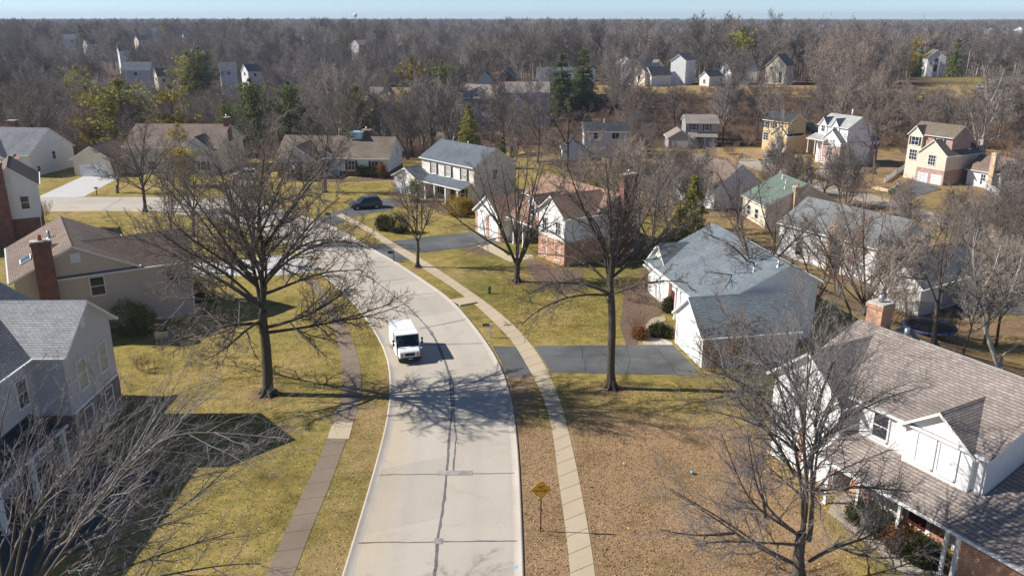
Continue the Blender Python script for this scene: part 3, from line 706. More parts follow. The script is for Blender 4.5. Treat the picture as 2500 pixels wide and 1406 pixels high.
# 4 ---- two-storey house with the columned porch
H = House('pale brick two-storey house with blue-grey roof, black shutters and a columned porch', -48.2, (-11.29, 130.39))
M_ = H.blk(H.o, 0, 13.42, 8.67, 5.67, 8.08); M_.body('pale_brick', 'roof_slate')
G_ = H.blk((-16.68, 125.87), 1, 7, 7.4, 2.67, 4.3); G_.body('pale_brick', 'roof_slate')
for q in (3.5, 7.1, 10.9): M_.win('B', q, 3.55, 1.0, 1.5, 'shutter', 'glass_pale')
M_.shed('B', 2.0, 12.8, 2.65, 3.35, 2.3, 'roof_slate')
for q in (3.9, 6.3, 9.0, 11.9): M_.post('B', q, 2.1, -.1, 2.55, .22)
for q in (5.4, 10.5): M_.win('B', q, .6, 1.1, 1.6, 'shutter')
M_.door('B', 8.0, .1); G_.gdoor('0', 0, .02, 4.6, 2.15); M_.pipe('A', 6.4, .1, .5, .09, 'trim')
M_.win('1', 0, 3.5, .9, 1.4)

# 5 ---- the ranch house
H = House('long one-storey ranch house with weathered brown roof, navy shutters and a blue roof cupola', -7.6, (-40.91, 148.66), .1)
M_ = H.blk(H.o, 0, 20.6, 10.06, 3.06, 6.18); M_.body('white_siding', 'roof_ranch', band='red_brick', zband=.75)
L_ = H.blk((-36.93, 139.62), 1, 7, 7.64, 2.98, 5.49); L_.body('grey_siding', 'roof_ranch', band='red_brick', zband=2.6)
C_ = H.blk((-32.78, 142.45), 1, 6, 5.6, 2.72, 4.72); C_.body('grey_siding', 'roof_ranch')
for q in (13.7, 17.9): M_.win('B', q, 1.0, 1.15, 1.55, 'shutter', grid=(2, 2))
for q in (-1.7, 1.7): L_.win('0', q, .9, 1.1, 1.5, 'shutter', 'glass_pale', grid=(2, 3))
C_.door('0', 0, .1, mat='black'); C_.post('0', -2.6, .35, 0, 2.65); M_.win('1', 1.2, 3.1, .55, 1.0)
b = MB(); b.cbox((13.6, -.5, 6.35), (1.9, 1.3, 1.1)); b.cbox((13.6, -.5, 6.98), (2.3, 1.7, .12)); b.cbox((13.6, -.5, 7.1), (1.5, 1.0, .14)); b.build('cupola', mt['bluemetal'], H.roofs[0])
M_.chimney(14.9, 1.2, 4, 7.25, 1.6, .9, 'red_brick', flue=2); M_.win('B', 9.2, .9, 1.2, 1.4)

# 6 ---- brown-roofed house behind the street trees
H = House('tan house with long pinkish-brown roof and front gables, half hidden behind the far street trees', -3, (-68.5, 151))
M_ = H.blk(H.o, 0, 17.5, 13, 4.7, 8.0); M_.body('cream_siding', 'roof_brown')
G_ = H.blk((-72.8, 141.5), 1, 9, 7.6, 3.0, 5.3); G_.body('cream_siding', 'roof_brown'); G_.gdoor('0', 0, .02, 4.8, 2.15)
E_ = H.blk((-55.0, 142.8), 1, 6, 6.2, 4.2, 6.7); E_.body('grey_siding', 'roof_brown'); E_.win('0', -1, .9, 1.1, 1.5, 'shutter'); E_.win('0', 1, .9, 1.1, 1.5)
for q in (4.2, 6.2, 8.4): M_.win('B', q, 3.0, .9, 1.3, glass='glass_pale')
M_.win('B', 5.2, .7, 1.4, 1.5); M_.chimney(17.0, 0, 5, 9.3, .9, 1.4, 'red_brick', flue=2); M_.door('B', 9.6, .1)

# 7 ---- white gabled house at the far left
H = House('white gabled house with grey roof at the left edge, green air conditioners along its wall', -8.8, (-92.82, 148.26), .3)
M_ = H.blk(H.o, 0, 11, 12.27, 3.52, 7.45); M_.body('white_siding', 'roof_grey')
G_ = H.blk((-90.6, 140.2), 1, 7, 8.5, 3.1, 5.6); G_.body('white_siding', 'roof_grey'); G_.pier('0', -4.0, -3.2, 0, 2.9, 'red_brick'); G_.gdoor('0', .6, .02, 4.6, 2.2)
M_.win('1', .4, 2.0, .8, 1.3); M_.vent('1', 0, 6.0, .5, .6); M_.chimney(3.2, 1.0, 5, 8.6, 1.6, .9, 'red_brick', flue=0); M_.win('1', -3.9, .5, .7, .8)

# 8 ---- brick and white gable at the left edge
H = House('tall gable house, white siding over dark red brick, cut by the left edge', 119, (-59.3, 95.7), .2)
M_ = H.blk(H.o, 0, 10, 6.0, 7.0, 9.35); M_.body('white_siding', 'roof_brown', band='red_brick', zband=3.05)
M_.chimney(-.1, 1.3, -1, 10.0, .9, 1.7, 'red_brick'); M_.win('0', -1.2, 4.2, .85, 1.5); M_.vent('0', -.3, 7.3, .45, .7); M_.downpipe('0', -2.5, 0, 6.7)
E_ = H.blk((-68, 92), 0, 12, 9, 6.2, 8.4); E_.body('white_siding', 'roof_brown', band='red_brick', zband=3.0)

# 9 ---- tan house with the chimney
H = House('tan sided two-storey house with brown roof and tall brick chimney, behind the largest tree', 121.5, (-36.99, 66.52))
M_ = H.blk(H.o, 0, 13.0, 9.96, 5.43, 7.91); M_.body('tan_siding', 'roof_brown')
W_ = H.blk((-40.97, 67.95), -1, 12.2, 6.4, 5.2, 7.5); W_.body('tan_siding', 'roof_brown', og=.32)
M_.chimney(-.12, 2.25, -1, 8.75, .85, 1.45, 'red_brick'); M_.vent('0', -.1, 6.4, .75, .8); M_.win('0', -1.45, 3.3, 1.05, 1.55)
W_.win('B', 10.2, 3.2, 1.0, 1.4); W_.gdoor('1', 0, .02, 4.6, 2.2); W_.win('1', 0, 3.5, 1.2, 1.3, 'shutter')
M_.skylight('A', 4.2, .62, 1.6, .9); M_.pipe('A', 7.0, .28, .7, .12, 'metal'); M_.pipe('A', 5.4, .3, .3, .08, 'black'); W_.downpipe('B', 11.7, 0, 5.1)

# 10 --- grey house at the lower left
H = House('grey sided two-storey house with light grey roof behind bare branches at the lower left', 180.8, (-26.58, 48.49))
F_ = H.blk(H.o, 0, 8, 7.02, 6.89, 9.3); F_.body('grey_siding', 'roof_light', oh=.4, og=.45, band='shake', zband=2.9)
M_ = H.blk((-39, 43), -1, 12, 11, 6.9, 10.3); M_.body('grey_siding', 'roof_grey')
V_ = H.blk((-33.4, 47.5), 1, 13, 9.6, 6.88, 9.6); V_.body('grey_siding', 'roof_grey')
for q in (-1.5, 1.3):
    F_.win('0', q, 4.0, 1.0, 1.8, glass='glass_pale'); F_.win('0', q, .8, 1.0, 1.8, glass='glass_pale')
F_.vent('0', .3, 7.6, .6, .75); V_.win('A', 3.6, 4.3, .95, 1.6, glass='glass'); V_.win('A', 7.0, 4.3, .95, 1.6)
F_.pier('0', -3.0, 3.0, 2.9, 3.1, 'trim', .12)
V_.shed('A', 3.3, 10.5, 2.9, 3.6, 2.1, 'roof_dark')
for q in (3.6, 7.0, 10.2): V_.post('A', q, 1.9, -.1, 2.8, .24)
V_.door('A', 5.0, .1, 1.0, 2.1, 'black'); V_.win('A', 8.4, .7, 1.4, 1.5)

# 11 - 20: the lower street to the right
H = House('house with broad green shingle roof among bare trees', -82.2, (44.28, 134.5), tz(44, 131))
M_ = H.blk(H.o, 0, 9.5, 13, 3.4, 6.9); M_.body('cream_siding', 'roof_green'); M_.win('B', 3, .8, 1.2, 1.5); M_.win('B', 6, .8, 1.2, 1.5); M_.pipe('B', 2.6, .12, .6, .08); M_.pipe('B', 5, .2, .5, .07); M_.pipe('B', 6.8, .35, .4, .07)
M_.chimney(9.6, -1.5, 0, 6.6, 1, 1.2, 'tan_brick')
H = House('low house with wide brown roof and tan brick chimney left of the green roof', -65.4, (34.01, 150.45), tz(38, 145)+.6)
M_ = H.blk(H.o, 0, 12.53, 10.91, 3.07, 6.94); M_.body('white_siding', 'roof_brown'); M_.win('B', 3, .8, 1.2, 1.5); M_.win('B', 8, .8, 1.8, 1.5, grid=(2, 1)); M_.chimney(7.0, -4.9, -1, 6.6, .8, 1.6, 'tan_brick')
H = House('cream gabled house with olive roof, arched window and double garage below', -62, (83.2, 162.5), tz(83, 163))
g = H.g+5.5
F_ = H.blk((83.2, 162.5), 1, 12, 6.77, 6.1-g, 8.95-g); F_.body('cream_siding', 'roof_olive', band='pink_brick', zband=3.2-g)
F_.win('0', 0, 4.0-g, 1.5, 1.9, None, 'glass', (3, 3), arch=True)
for q in (-1.5, 1.5): F_.gdoor('0', q, .1-g, 2.4, 2.2)
F_.skylight('B', 8, .35, .9, 1.3); F_.chimney(11.6, -2.6, -2, 8.2, .9, 1.2, 'pink_brick')
M_ = H.blk((84.5, 171.6), 0, 10, 6.5, 9.4-g, 11.6-g); M_.body('pink_brick', 'roof_olive'); M_.win('B', 7.0, 7.4-g, 1.5, 1.5, 'shutter', grid=(2, 2))
B_ = H.blk(tuple(Vector((84.5, 171.6))+Vector((.469, -.883))*2.0-Vector((.883, .469))*3.9), 1, 4, 3.6, 9.2-g, 11.1-g); B_.body('cream_siding', 'roof_olive', oh=.25)
B_.win('0', 0, 7.2-g, 1.6, 1.6, 'shutter', grid=(2, 2)); B_.win('0', 0, 4.2-g, 1.7, 2.0, grid=(3, 3))
H = House('white gabled house over pink brick, pale roof with two dormers and garage below', -66, (71.5, 185.2), tz(72, 186))
g = H.g+6.5
F_ = H.blk((71.5, 185.2), 1, 12, 6.49, 6.4-g, 9.2-g); F_.body('white_stucco', 'roof_grey', band='pink_brick', zband=5.6-g); F_.win('0', 0, 3.4-g, 1.6, 1.9, grid=(3, 2), arch=True, d=.05)
for q in (-1.45, 1.45): F_.gdoor('0', q, .7-g, 2.3, 2.1)
F_.skylight('B', 8, .3)
M_ = H.blk((73.9, 192.9), 0, 9.5, 7.8, 9.6-g, 11.95-g); M_.body('white_stucco', 'roof_pale', trim='trim'); M_.pipe('A', 6, .1, 1.6, .15, 'trim')
for a in (2.0, 5.6):
    B_ = H.blk(tuple(Vector((73.9, 192.9))+Vector((.407, -.914))*a-Vector((.914, .407))*4.1), 1, 4, 2.5, 9.7-g, 11.4-g); B_.body('white_stucco', 'roof_grey', oh=.2, zb=7.4-g); B_.win('0', 0, 8.2-g, 1.0, 1.4, grid=(2, 2))
M_.shed('B', -.5, 5, 6.5-g, 7.6-g, 2.6, 'roof_pale')
for q in (0, 2.2, 4.6): M_.post('B', q, 2.4, 3.2-g, 6.4-g, .15)
H = House('yellow gabled house with charcoal roofs and a skylight, parked car before its garage', -59.9, (66.2, 205.1), tz(66, 206))
g = H.g+6.5
F_ = H.blk((66.2, 205.1), 1, 12, 5.76, 5.1-g, 7.6-g); F_.body('yellow_siding', 'roof_dark'); F_.win('0', 0, 3.3-g, 1.5, 1.7, grid=(3, 2), arch=True); F_.gdoor('0', -.2, .9-g, 3.4, 1.9); F_.skylight('B', 6.5, .3)
F_.pier('0', 1.6, 2.4, .5-g, 3.0-g, 'pink_brick'); F_.pier('0', -2.5, -1.95, .5-g, 3.0-g, 'pink_brick')
M_ = H.blk((66.4, 212.1), 0, 8.5, 7, 8.5-g, 10.3-g); M_.body('yellow_siding', 'roof_dark')
for q in (1.2, 3.6): M_.win('B', q, 6.6-g, .9, 1.4, 'shutter')
M_.win('B', 1.4, 3.5-g, 1.6, 1.8, grid=(2, 3))
H = House('grey house with navy shutters at the foot of the wooded slope', -3, (45.5, 221), tz(48, 218))
M_ = H.blk(H.o, 0, 9, 8, 6.0, 7.8); M_.body('dim_siding', 'roof_taupe'); M_.win('B', 2.4, 4.2, 1.1, 1.5, 'shutter'); M_.win('B', 5.8, 4.2, 1.1, 1.5, 'shutter'); M_.shed('B', 1, 8.5, 2.7, 3.6, 1.8, 'roof_taupe'); M_.post('B', 5.2, 1.6, 0, 2.6); M_.post('B', 7.4, 1.6, 0, 2.6); M_.win('B', 4, .8, 1.4, 1.5)
G_ = H.blk((43.2, 211.5), 1, 8, 6.6, 2.8, 4.8); G_.body('dim_siding', 'roof_taupe'); G_.gdoor('0', 0, .02, 4, 2.1)
H = House('low grey-roofed white house with one wide window, left end of the lower street', -1.5, (17, 200), tz(22, 198))
M_ = H.blk(H.o, 0, 11, 8, 6.3, 8.2); M_.body('grey_siding', 'roof_dark'); M_.win('B', 7.7, 4.6, 1.7, 1.4, grid=(2, 1)); M_.win('B', 9.6, 4.6, .9, 1.4, glass='glass_pale'); M_.win('B', 3, 4.6, .9, 1.4); M_.pipe('B', 5.2, .05, .8, .08)
G_ = H.blk((14.5, 193), 1, 7, 6, 2.7, 4.4); G_.body('white_siding', 'roof_dark'); G_.gdoor('0', 0, .02, 4.2, 2.1)
H = House('white house with long grey roof and tan chimney hidden among the dense bare trees', -60, (41, 112), tz(45, 106))
M_ = H.blk(H.o, 0, 16, 11, 4.6, 7.6); M_.body('white_siding', 'roof_grey'); M_.win('B', 4, .9, 1.2, 1.5); M_.win('B', 9, .9, 1.2, 1.5); M_.chimney(9.5, -5.6, -1, 6.2, .8, 1.3, 'tan_brick')
H = House('small white gabled house with dark grey roof behind the trampoline yard', 33, (42.5, 86.5), tz(44, 88)+.2)
M_ = H.blk(H.o, 0, 13, 6.6, 3.0, 5.6); M_.body('white_siding', 'roof_grey'); M_.gdoor('B', 7, .02, 4.5, 2.1, 'dim_siding')
H = House('small white house with tall tan brick chimney and white fence at the right edge', -60, (93, 163), tz(93, 158))
M_ = H.blk(H.o, 0, 10, 8, 3.1, 5.7); M_.body('white_siding', 'roof_brown'); M_.chimney(5.5, -4.1, -1, 7.0, .9, 1.3, 'tan_brick'); M_.win('B', 3.6, .6, .9, 1.9, grid=(2, 3)); M_.win('B', 7.7, .6, .9, 1.9, grid=(2, 3)); M_.pier('B', 8.6, 9.5, 0, 2.8, 'tan_brick')

# rear rows: white and cream gables on the wooded ridge
def far_house(label, px, py, Y, th, w, L, he, hr, wall, roof, wins=(), side=None, zoff=0.0, group=None, zp=None):
    """px,py: where the front gable's peak stands in the photo; he, hr from that peak downwards"""
    x, y, zpk = at(px, py, Y); g = zpk-hr
    H = House(label, th, (x, y), g, group=group)
    b = H.blk((x, y), 0, L, w, he, hr); b.body(wall, roof, oh=.3, zb=min(-1, tz(x, y)-g-2.5))
    for q, z, ww, hh in wins: b.win('0', q, z, ww, hh, grid=(2, 2))
    if side:
        for (k_, a, c, L2, w2, he2, hr2, wl, rf) in side:
            u = Vector((math.cos(R(th)), math.sin(R(th)))); v = Vector((-u.y, u.x))
            o = Vector((x, y))+u*a+v*c; q = H.blk(tuple(o), k_, L2, w2, he2, hr2); q.body(wl, rf, oh=.3, zb=min(-1, tz(*o)-g-2.5))
            q.win('0', 0, he2-2.6, .9, 1.3)
    return H
gw = [(-1.1, 5, .9, 1.3), (1.1, 5, .9, 1.3)]
far_house('tall narrow white gabled house at the left end of the ridge row', 1528, 136, 318, 35, 6.4, 12, 6.4, 9.6, 'white_siding', 'roof_grey', gw, [(0, 1, -6.5, 10, 6.5, 4, 7.0, 'cream_siding', 'roof_grey')])
far_house('slim white gable beside the tall narrow ridge house, grey roof to its right', 1581, 164, 312, 30, 5.0, 10, 4.8, 8.0, 'white_siding', 'roof_taupe', [(0, 3.6, .8, 1.4)])
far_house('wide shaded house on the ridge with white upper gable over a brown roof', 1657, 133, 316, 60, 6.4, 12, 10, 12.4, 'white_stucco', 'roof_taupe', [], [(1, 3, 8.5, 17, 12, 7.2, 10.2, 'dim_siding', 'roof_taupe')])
far_house('small bright white gable on the ridge between the brown roof and the cream gable', 1720, 175, 312, 48, 4.6, 11, 4.6, 6.6, 'white_stucco', 'roof_grey', [(0, 2.4, .8, 1.3)])
far_house('white ridge house with long grey roof falling to the right', 1772, 150, 325, 20, 8, 13, 5, 9, 'white_siding', 'roof_grey', gw)
far_house('cream gabled house with tall bay window, right end of the ridge row', 1897, 134, 318, 58, 8.2, 13, 7.0, 11.2, 'cream_siding', 'roof_taupe', [(-1.9, 1.2, 1.0, 4.0), (1.6, 5.4, .9, 1.4)])
far_house('grey-roofed house with brick gable behind the bare trees above the valley', 1236, 168, 288, 85, 6.2, 10, 9, 12, 'red_brick', 'roof_slate', [], [(-1, 5, -10, 20, 12, 8, 12.2, 'grey_siding', 'roof_slate'), (0, -.6, 7, 8, 6, 7.5, 10.6, 'grey_siding', 'roof_slate')])
far_house('brown-roofed grey house with white porch posts just below the grey-roofed brick gable house', 1216, 200, 262, 0, 11, 16, 6.6, 9.4, 'grey_siding', 'roof_taupe', gw)
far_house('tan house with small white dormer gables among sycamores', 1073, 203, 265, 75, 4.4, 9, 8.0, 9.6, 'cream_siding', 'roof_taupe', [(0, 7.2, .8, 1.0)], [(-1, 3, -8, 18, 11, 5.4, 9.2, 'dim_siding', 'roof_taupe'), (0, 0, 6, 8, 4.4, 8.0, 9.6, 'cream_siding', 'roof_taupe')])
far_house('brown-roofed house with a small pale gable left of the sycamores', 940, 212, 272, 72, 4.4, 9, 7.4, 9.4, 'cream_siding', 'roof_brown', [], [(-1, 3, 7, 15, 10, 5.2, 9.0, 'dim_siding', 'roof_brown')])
far_house('white gabled house between two dark evergreens beside the far road', 2292, 122, 395, 78, 8.4, 11, 6.6, 10.4, 'white_stucco', 'roof_olive', [(0.6, 5.0, 2.0, 1.6), (0.6, .6, 2.0, 3.0)], [(0, -1.2, 2.9, 5, 3.4, 6.4, 8.6, 'white_stucco', 'roof_olive')])
far_house('dark-roofed white house on the ridge behind bare trees, right of the cream gable', 2032, 158, 345, 40, 7, 12, 4, 7.6, 'white_siding', 'roof_grey', [])
for i, (px, py, Y, w, c, rf, lab) in enumerate([
    (155, 84, 640, 9, 'white_siding', 'roof_ridge', 'pale blue-roofed house on the left hillside'), (205, 97, 620, 8, 'cream_siding', 'roof_olive', 'low tan-roofed house right of the pale blue-roofed one'),
    (285, 112, 540, 6, 'white_siding', 'roof_grey', 'small white gable alone in the wood below the left hillside houses'), (298, 152, 400, 11, 'grey_siding', 'roof_slate', 'grey-green roofed house in the wood above the yellow-green pine'),
    (376, 168, 380, 5, 'cream_siding', 'roof_brown', 'narrow cream house end in the wood right of the grey-green roof'), (370, 68, 800, 8, 'white_siding', 'roof_grey', 'white gabled house high on the left hillside'),
    (330, 88, 700, 8, 'cream_siding', 'roof_grey', 'cream house end below the high white gabled one'), (445, 80, 760, 7, 'white_siding', 'roof_grey', 'white house beside the dark spruce on the left hillside'),
    (690, 86, 900, 16, 'white_stucco', 'roof_pale', 'long white house above the central wood'), (737, 90, 880, 12, 'cream_siding', 'roof_olive', 'tan house right of the long white one'),
    (533, 152, 420, 7, 'white_siding', 'roof_grey', 'white gable peeping out right of the dark spruce clump'), (594, 158, 430, 7, 'white_siding', 'roof_slate', 'grey gable with white edge in the middle of the wood'),
    (865, 98, 640, 14, 'dim_siding', 'roof_brown', 'long brown house beside the olive pine'), (970, 84, 900, 12, 'white_siding', 'roof_ridge', 'pale house in the far central wood'),
    (2225, 82, 1050, 14, 'white_siding', 'roof_ridge', 'blue-roofed house beyond the yellow-topped pine'), (2138, 86, 1000, 10, 'white_siding', 'roof_olive', 'small pale house in the far right wood'), (2420, 68, 1000, 14, 'dim_siding', 'roof_taupe', 'dark-roofed house on the far right rise'), (2432, 74, 960, 9, 'white_stucco', 'roof_pale', 'bright white house in front of the dark-roofed one on the rise'), (2452, 76, 960, 13, 'cream_siding', 'roof_olive', 'tan house right of the bright white one'), (2490, 66, 980, 12, 'white_stucco', 'roof_pale', 'white house at the right edge on the far rise')]):
    x, y, zpk = at(px, py, Y)
    H = House(lab, (20, 48, 35, 10, 42)[i % 5], (x, y), zpk-8.5)
    b_ = H.blk((x, y), 0, w*1.2, w, 5, 8.5); b_.body(c, rf, oh=.3, zb=min(-1, tz(x, y)-zpk+6))
    b_.win('0', 0, 3.2, 1.2, 1.4, grid=(1, 1)); b_.win('B', w*.6, 2.6, 1.4, 1.4, grid=(1, 1))
# ---------------------------------------------------------------- trees
mt['bark'] = m_bark('bark', (0.085, 0.072, 0.060, 1), (0.165, 0.142, 0.12, 1), 0.12)
mt['bark_dark'] = m_bark('dark_bark', (0.060, 0.054, 0.043, 1), (0.13, 0.115, 0.09, 1), 0.1)
mt['twig'] = m_bark('twig_bark', (0.15, 0.125, 0.108, 1), (0.235, 0.198, 0.172, 1), 0.15)
mt['twig_pale'] = m_bark('pale_twig_bark', (0.28, 0.245, 0.215, 1), (0.40, 0.35, 0.31, 1), 0.1)
mt['twig_cold'] = m_bark('cold_grey_twig_bark', (0.135, 0.124, 0.120, 1), (0.31, 0.288, 0.282, 1), 0.05, 5)
mt['twig_mid'] = m_bark('grey_twig_bark', (0.19, 0.165, 0.145, 1), (0.30, 0.262, 0.232, 1), 0.1)
mt['twig_far'] = m_bark('wood_twig_bark', (0.205, 0.180, 0.162, 1), (0.33, 0.292, 0.262, 1), 0.42, 0.4, True)
mt['bark_far'] = m_bark('wood_bark', (0.11, 0.092, 0.078, 1), (0.20, 0.17, 0.145, 1), 0.3, 3)
mt['bark_white'] = m_bark('sycamore_bark', (0.42, 0.385, 0.33, 1), (0.62, 0.58, 0.52, 1), 0.08, 2)
mt['twig_warm'] = m_bark('warm_twig_bark', (0.22, 0.15, 0.11, 1), (0.31, 0.22, 0.16, 1), 0.2)
GOLD = 2.399963
def tubes(paths, sides):
    """paths: [(points, radii)] -> vertices, quads"""
    groups = {}
    for i, (p, r) in enumerate(paths): groups.setdefault(len(p), []).append(i)
    Vs, Fs, off = [], [], 0
    ang = np.arange(sides)*2*np.pi/sides; ca, sa = np.cos(ang), np.sin(ang)
    for k, ids in groups.items():
        P = np.array([[tuple(q) for q in paths[i][0]] for i in ids]); Rr = np.array([paths[i][1] for i in ids])
        T = np.gradient(P, axis=1); T /= np.linalg.norm(T, axis=2, keepdims=True)+1e-9
        A = np.cross(T, np.array([0.31, 0.87, 0.38])); A /= np.linalg.norm(A, axis=2, keepdims=True)+1e-9
        B = np.cross(T, A)
        V = P[:, :, None, :]+(A[:, :, None, :]*ca[:, None]+B[:, :, None, :]*sa[:, None])*Rr[:, :, None, None]
        m = len(ids); idx = (np.arange(m*k*sides)+off).reshape(m, k, sides); nx = np.roll(idx, -1, axis=2)
        F = np.stack([idx[:, :-1], nx[:, :-1], nx[:, 1:], idx[:, 1:]], -1).reshape(-1, 4)
        Vs.append(V.reshape(-1, 3)); Fs.append(F); off += m*k*sides
    return np.concatenate(Vs), np.concatenate(Fs)
class Tree:
    """grows a bare tree: lists of paths per level"""
    def __init__(s, seed, nch=(12, 11, 8, 5), ang=(52, 48, 45, 42), rat=(.6, .5, .45, .5), up=(.02, .09, .06, .03, .02), wob=(.05, .10, .14, .18, .2),
                 t0=(.3, .18, .15, .1), rmin=(.1, .03, .016, .011, .009), segs=(7, 6, 4, 3, 2), maxlev=4, drop=.5):
        s.q = random.Random(seed); s.P = [[] for _ in range(6)]
        s.nch, s.ang, s.rat, s.up, s.wob, s.t0, s.rmin, s.segs, s.maxlev, s.drop = nch, ang, rat, up, wob, t0, rmin, segs, maxlev, drop
    def path(s, p, d, L, r, lev, tip=.3):
        q = s.q; ns = s.segs[lev]; pts = [p.copy()]; rad = [r]; w = s.wob[lev]
        for i in range(ns):
            d = d+Vector((q.gauss(0, w), q.gauss(0, w), q.gauss(0, w)+s.up[lev])); d.normalize()
            p = p+d*(L/ns); pts.append(p); rad.append(max(r*(1-(1-tip)*(i+1)/ns), s.rmin[min(lev, 4)]*.75))
        return pts, rad
    def kids(s, pts, rad, L, lev, n=None, t0=None, ratio=None):
        """children of one path"""
        if lev >= s.maxlev: return
        q = s.q; n = s.nch[lev] if n is None else n; t0 = s.t0[lev] if t0 is None else t0
        ratio = s.rat[lev] if ratio is None else ratio; a0 = q.uniform(0, 6.28); m = len(pts)-1
        for j in range(n):
            t = t0+(1-t0)*(j+q.random())/n; f = t*m; i = min(int(f), m-1); f -= i
            p = pts[i].lerp(pts[i+1], f); d = (pts[i+1]-pts[i]).normalized(); r = rad[i]*(1-f)+rad[i+1]*f
            an = R(s.ang[lev]+q.gauss(0, 9))*(1-.25*t); az = a0+GOLD*j+q.gauss(0, .3)
            o = d.orthogonal().normalized(); e = d.cross(o)
            c = d*math.cos(an)+(o*math.cos(az)+e*math.sin(az))*math.sin(an)
            LL = L*ratio*(1-s.drop*t)*q.uniform(.75, 1.2)
            s.grow(p, c.normalized(), LL, max(min(r*.68, LL*.028), s.rmin[min(lev+1, 4)]), lev+1)
    def grow(s, p, d, L, r, lev, tip=.3):
        pts, rad = s.path(p, d, L, r, lev, tip); s.P[lev].append((pts, rad)); s.kids(pts, rad, L, lev)
    def limb(s, pts, r0, r1, lev=1, n=None, ratio=.42, t0=.2):
        pts = [Vector(p) for p in pts]; d = [0]
        for a, b in zip(pts, pts[1:]): d.append(d[-1]+(b-a).length)
        n_ = max(4, int(d[-1]/.9)); out = []
        for i in range(n_+1):
            x = d[-1]*i/n_; j = max(0, min(len(pts)-2, sum(1 for y in d[1:] if y < x))); f = (x-d[j])/(d[j+1]-d[j]+1e-9)
            p = pts[j].lerp(pts[j+1], f); w = .035 if 0 < i else 0
            out.append(p+Vector((s.q.gauss(0, w), s.q.gauss(0, w), s.q.gauss(0, w)))*(1+r0*3))
        for _ in range(2): out[1:-1] = [(out[i-1]+out[i]*2+out[i+1])/4 for i in range(1, len(out)-1)]
        rad = [r0+(r1-r0)*(i/n_)**.8 for i in range(n_+1)]
        s.P[0 if lev == 0 else 1].append((out, rad)); s.kids(out, rad, d[-1]*(1 if lev else .8), 1, n, t0, ratio); return out
    def flare(s, base, top, r, h=.7):
        """swollen foot of a trunk with root ridges"""
        q = s.q
        for i in range(6):
            a = i*1.047+q.uniform(-.2, .2); e = Vector((math.cos(a), math.sin(a), 0))
            s.P[0].append(([base+e*r*2.3-Vector((0, 0, .12)), base+e*r*1.25+Vector((0, 0, .14)), base+e*r*.55+Vector((0, 0, .55)), base+Vector((0, 0, 1.3))+e*r*.3], [r*.18, r*.34, r*.42, r*.3]))
    def meshes(s, tw=3, tb='bark', tc='twig', origin=None):
        o = np.array(origin if origin is not None else (0, 0, 0))
        V0, F0 = tubes(s.P[0], 9); Vb, Fb = tubes(s.P[1], 6) if s.P[1] else (np.zeros((0, 3)), np.zeros((0, 4), int))
        me = raw_mesh('trunk', np.concatenate([V0, Vb])-o, np.concatenate([F0, Fb+len(V0)]), smooth=True); me.materials.append(mt[tb])
        Vs, Fs, off = [], [], 0
        for l in (2, 3, 4, 5):
            if s.P[l]:
                V, F = tubes(s.P[l], 4 if l == 2 else tw); Vs.append(V); Fs.append(F+off); off += len(V)
        if not Vs: return me, None
        mc = raw_mesh('crown', np.concatenate(Vs)-o, np.concatenate(Fs), smooth=True); mc.materials.append(mt[tc])
        return me, mc
def put_tree(name, ms, loc, rz=0, sc_=1.0, label=None, cat='tree', group=None):
    r = empty(name, loc, rz, label, cat, group); r.scale = (sc_, sc_, sc_) if not hasattr(sc_, '__len__') else sc_
    for n, m in zip(('trunk', 'crown'), ms):
        if m is None: continue
        o = bpy.data.objects.new(n, m); col.objects.link(o); o.parent = r
    return r
def px_limb(pl, Y0, dY):
    n = len(pl)-1; return [at(p[0], p[1], Y0+dY*(i/n)**1.1) for i, p in enumerate(pl)]
def hero(label, base, trunk, limbs, r0, r1, seed, Y=None, group=None, tb='bark', tc='twig', nk=13, ratio=.40, lim_r=.6, name='bare_tree', tip=.028, fill=1.0, **kw):
    """base: photo spot of the foot; trunk, limbs: their courses in the photo, the limbs leaning towards or away from the viewer"""
    b = Vector(base) if len(base) == 3 else Vector(gp(*base)); Y = b.y if Y is None else Y; kw['rmin'] = tuple(r*max(1, Y/85)**.75 for r in kw.get('rmin', (.1, .03, .016, .012, .010))); t = Tree(seed, **kw); q = t.q
    tr = [b-Vector((0, 0, .3))]+[Vector(at(p[0], p[1], Y)) for p in trunk]
    t.limb(tr, r0, r1, 0, 3, .25, .6); t.flare(b, tr[1], r0)
    full = list(limbs)
    for pl, dY in limbs[:int(len(limbs)*fill)]:       # the limbs that grow the other way, so that the crown is round
        j = q.uniform(-.30, .22)
        full.append(([(p[0]+(p[0]-pl[0][0])*j+q.gauss(0, 6)*min(1, i), p[1]+(pl[0][1]-p[1])*q.uniform(-.12, .10)) for i, p in enumerate(pl)], -dY*q.uniform(.7, 1.2)+q.uniform(-2.2, 2.2)*r0*3))
    for i, l in enumerate(full):
        pl, dY = l; L = px_limb(pl, Y, dY)
        t.limb(L, max(r1*lim_r*(1 if i < 3 else .72), .035), tip, 1, max(5, int(nk*len(pl)/5)), ratio)
    return put_tree(name, t.meshes(3, tb, tc, b), b, label=label, group=group)

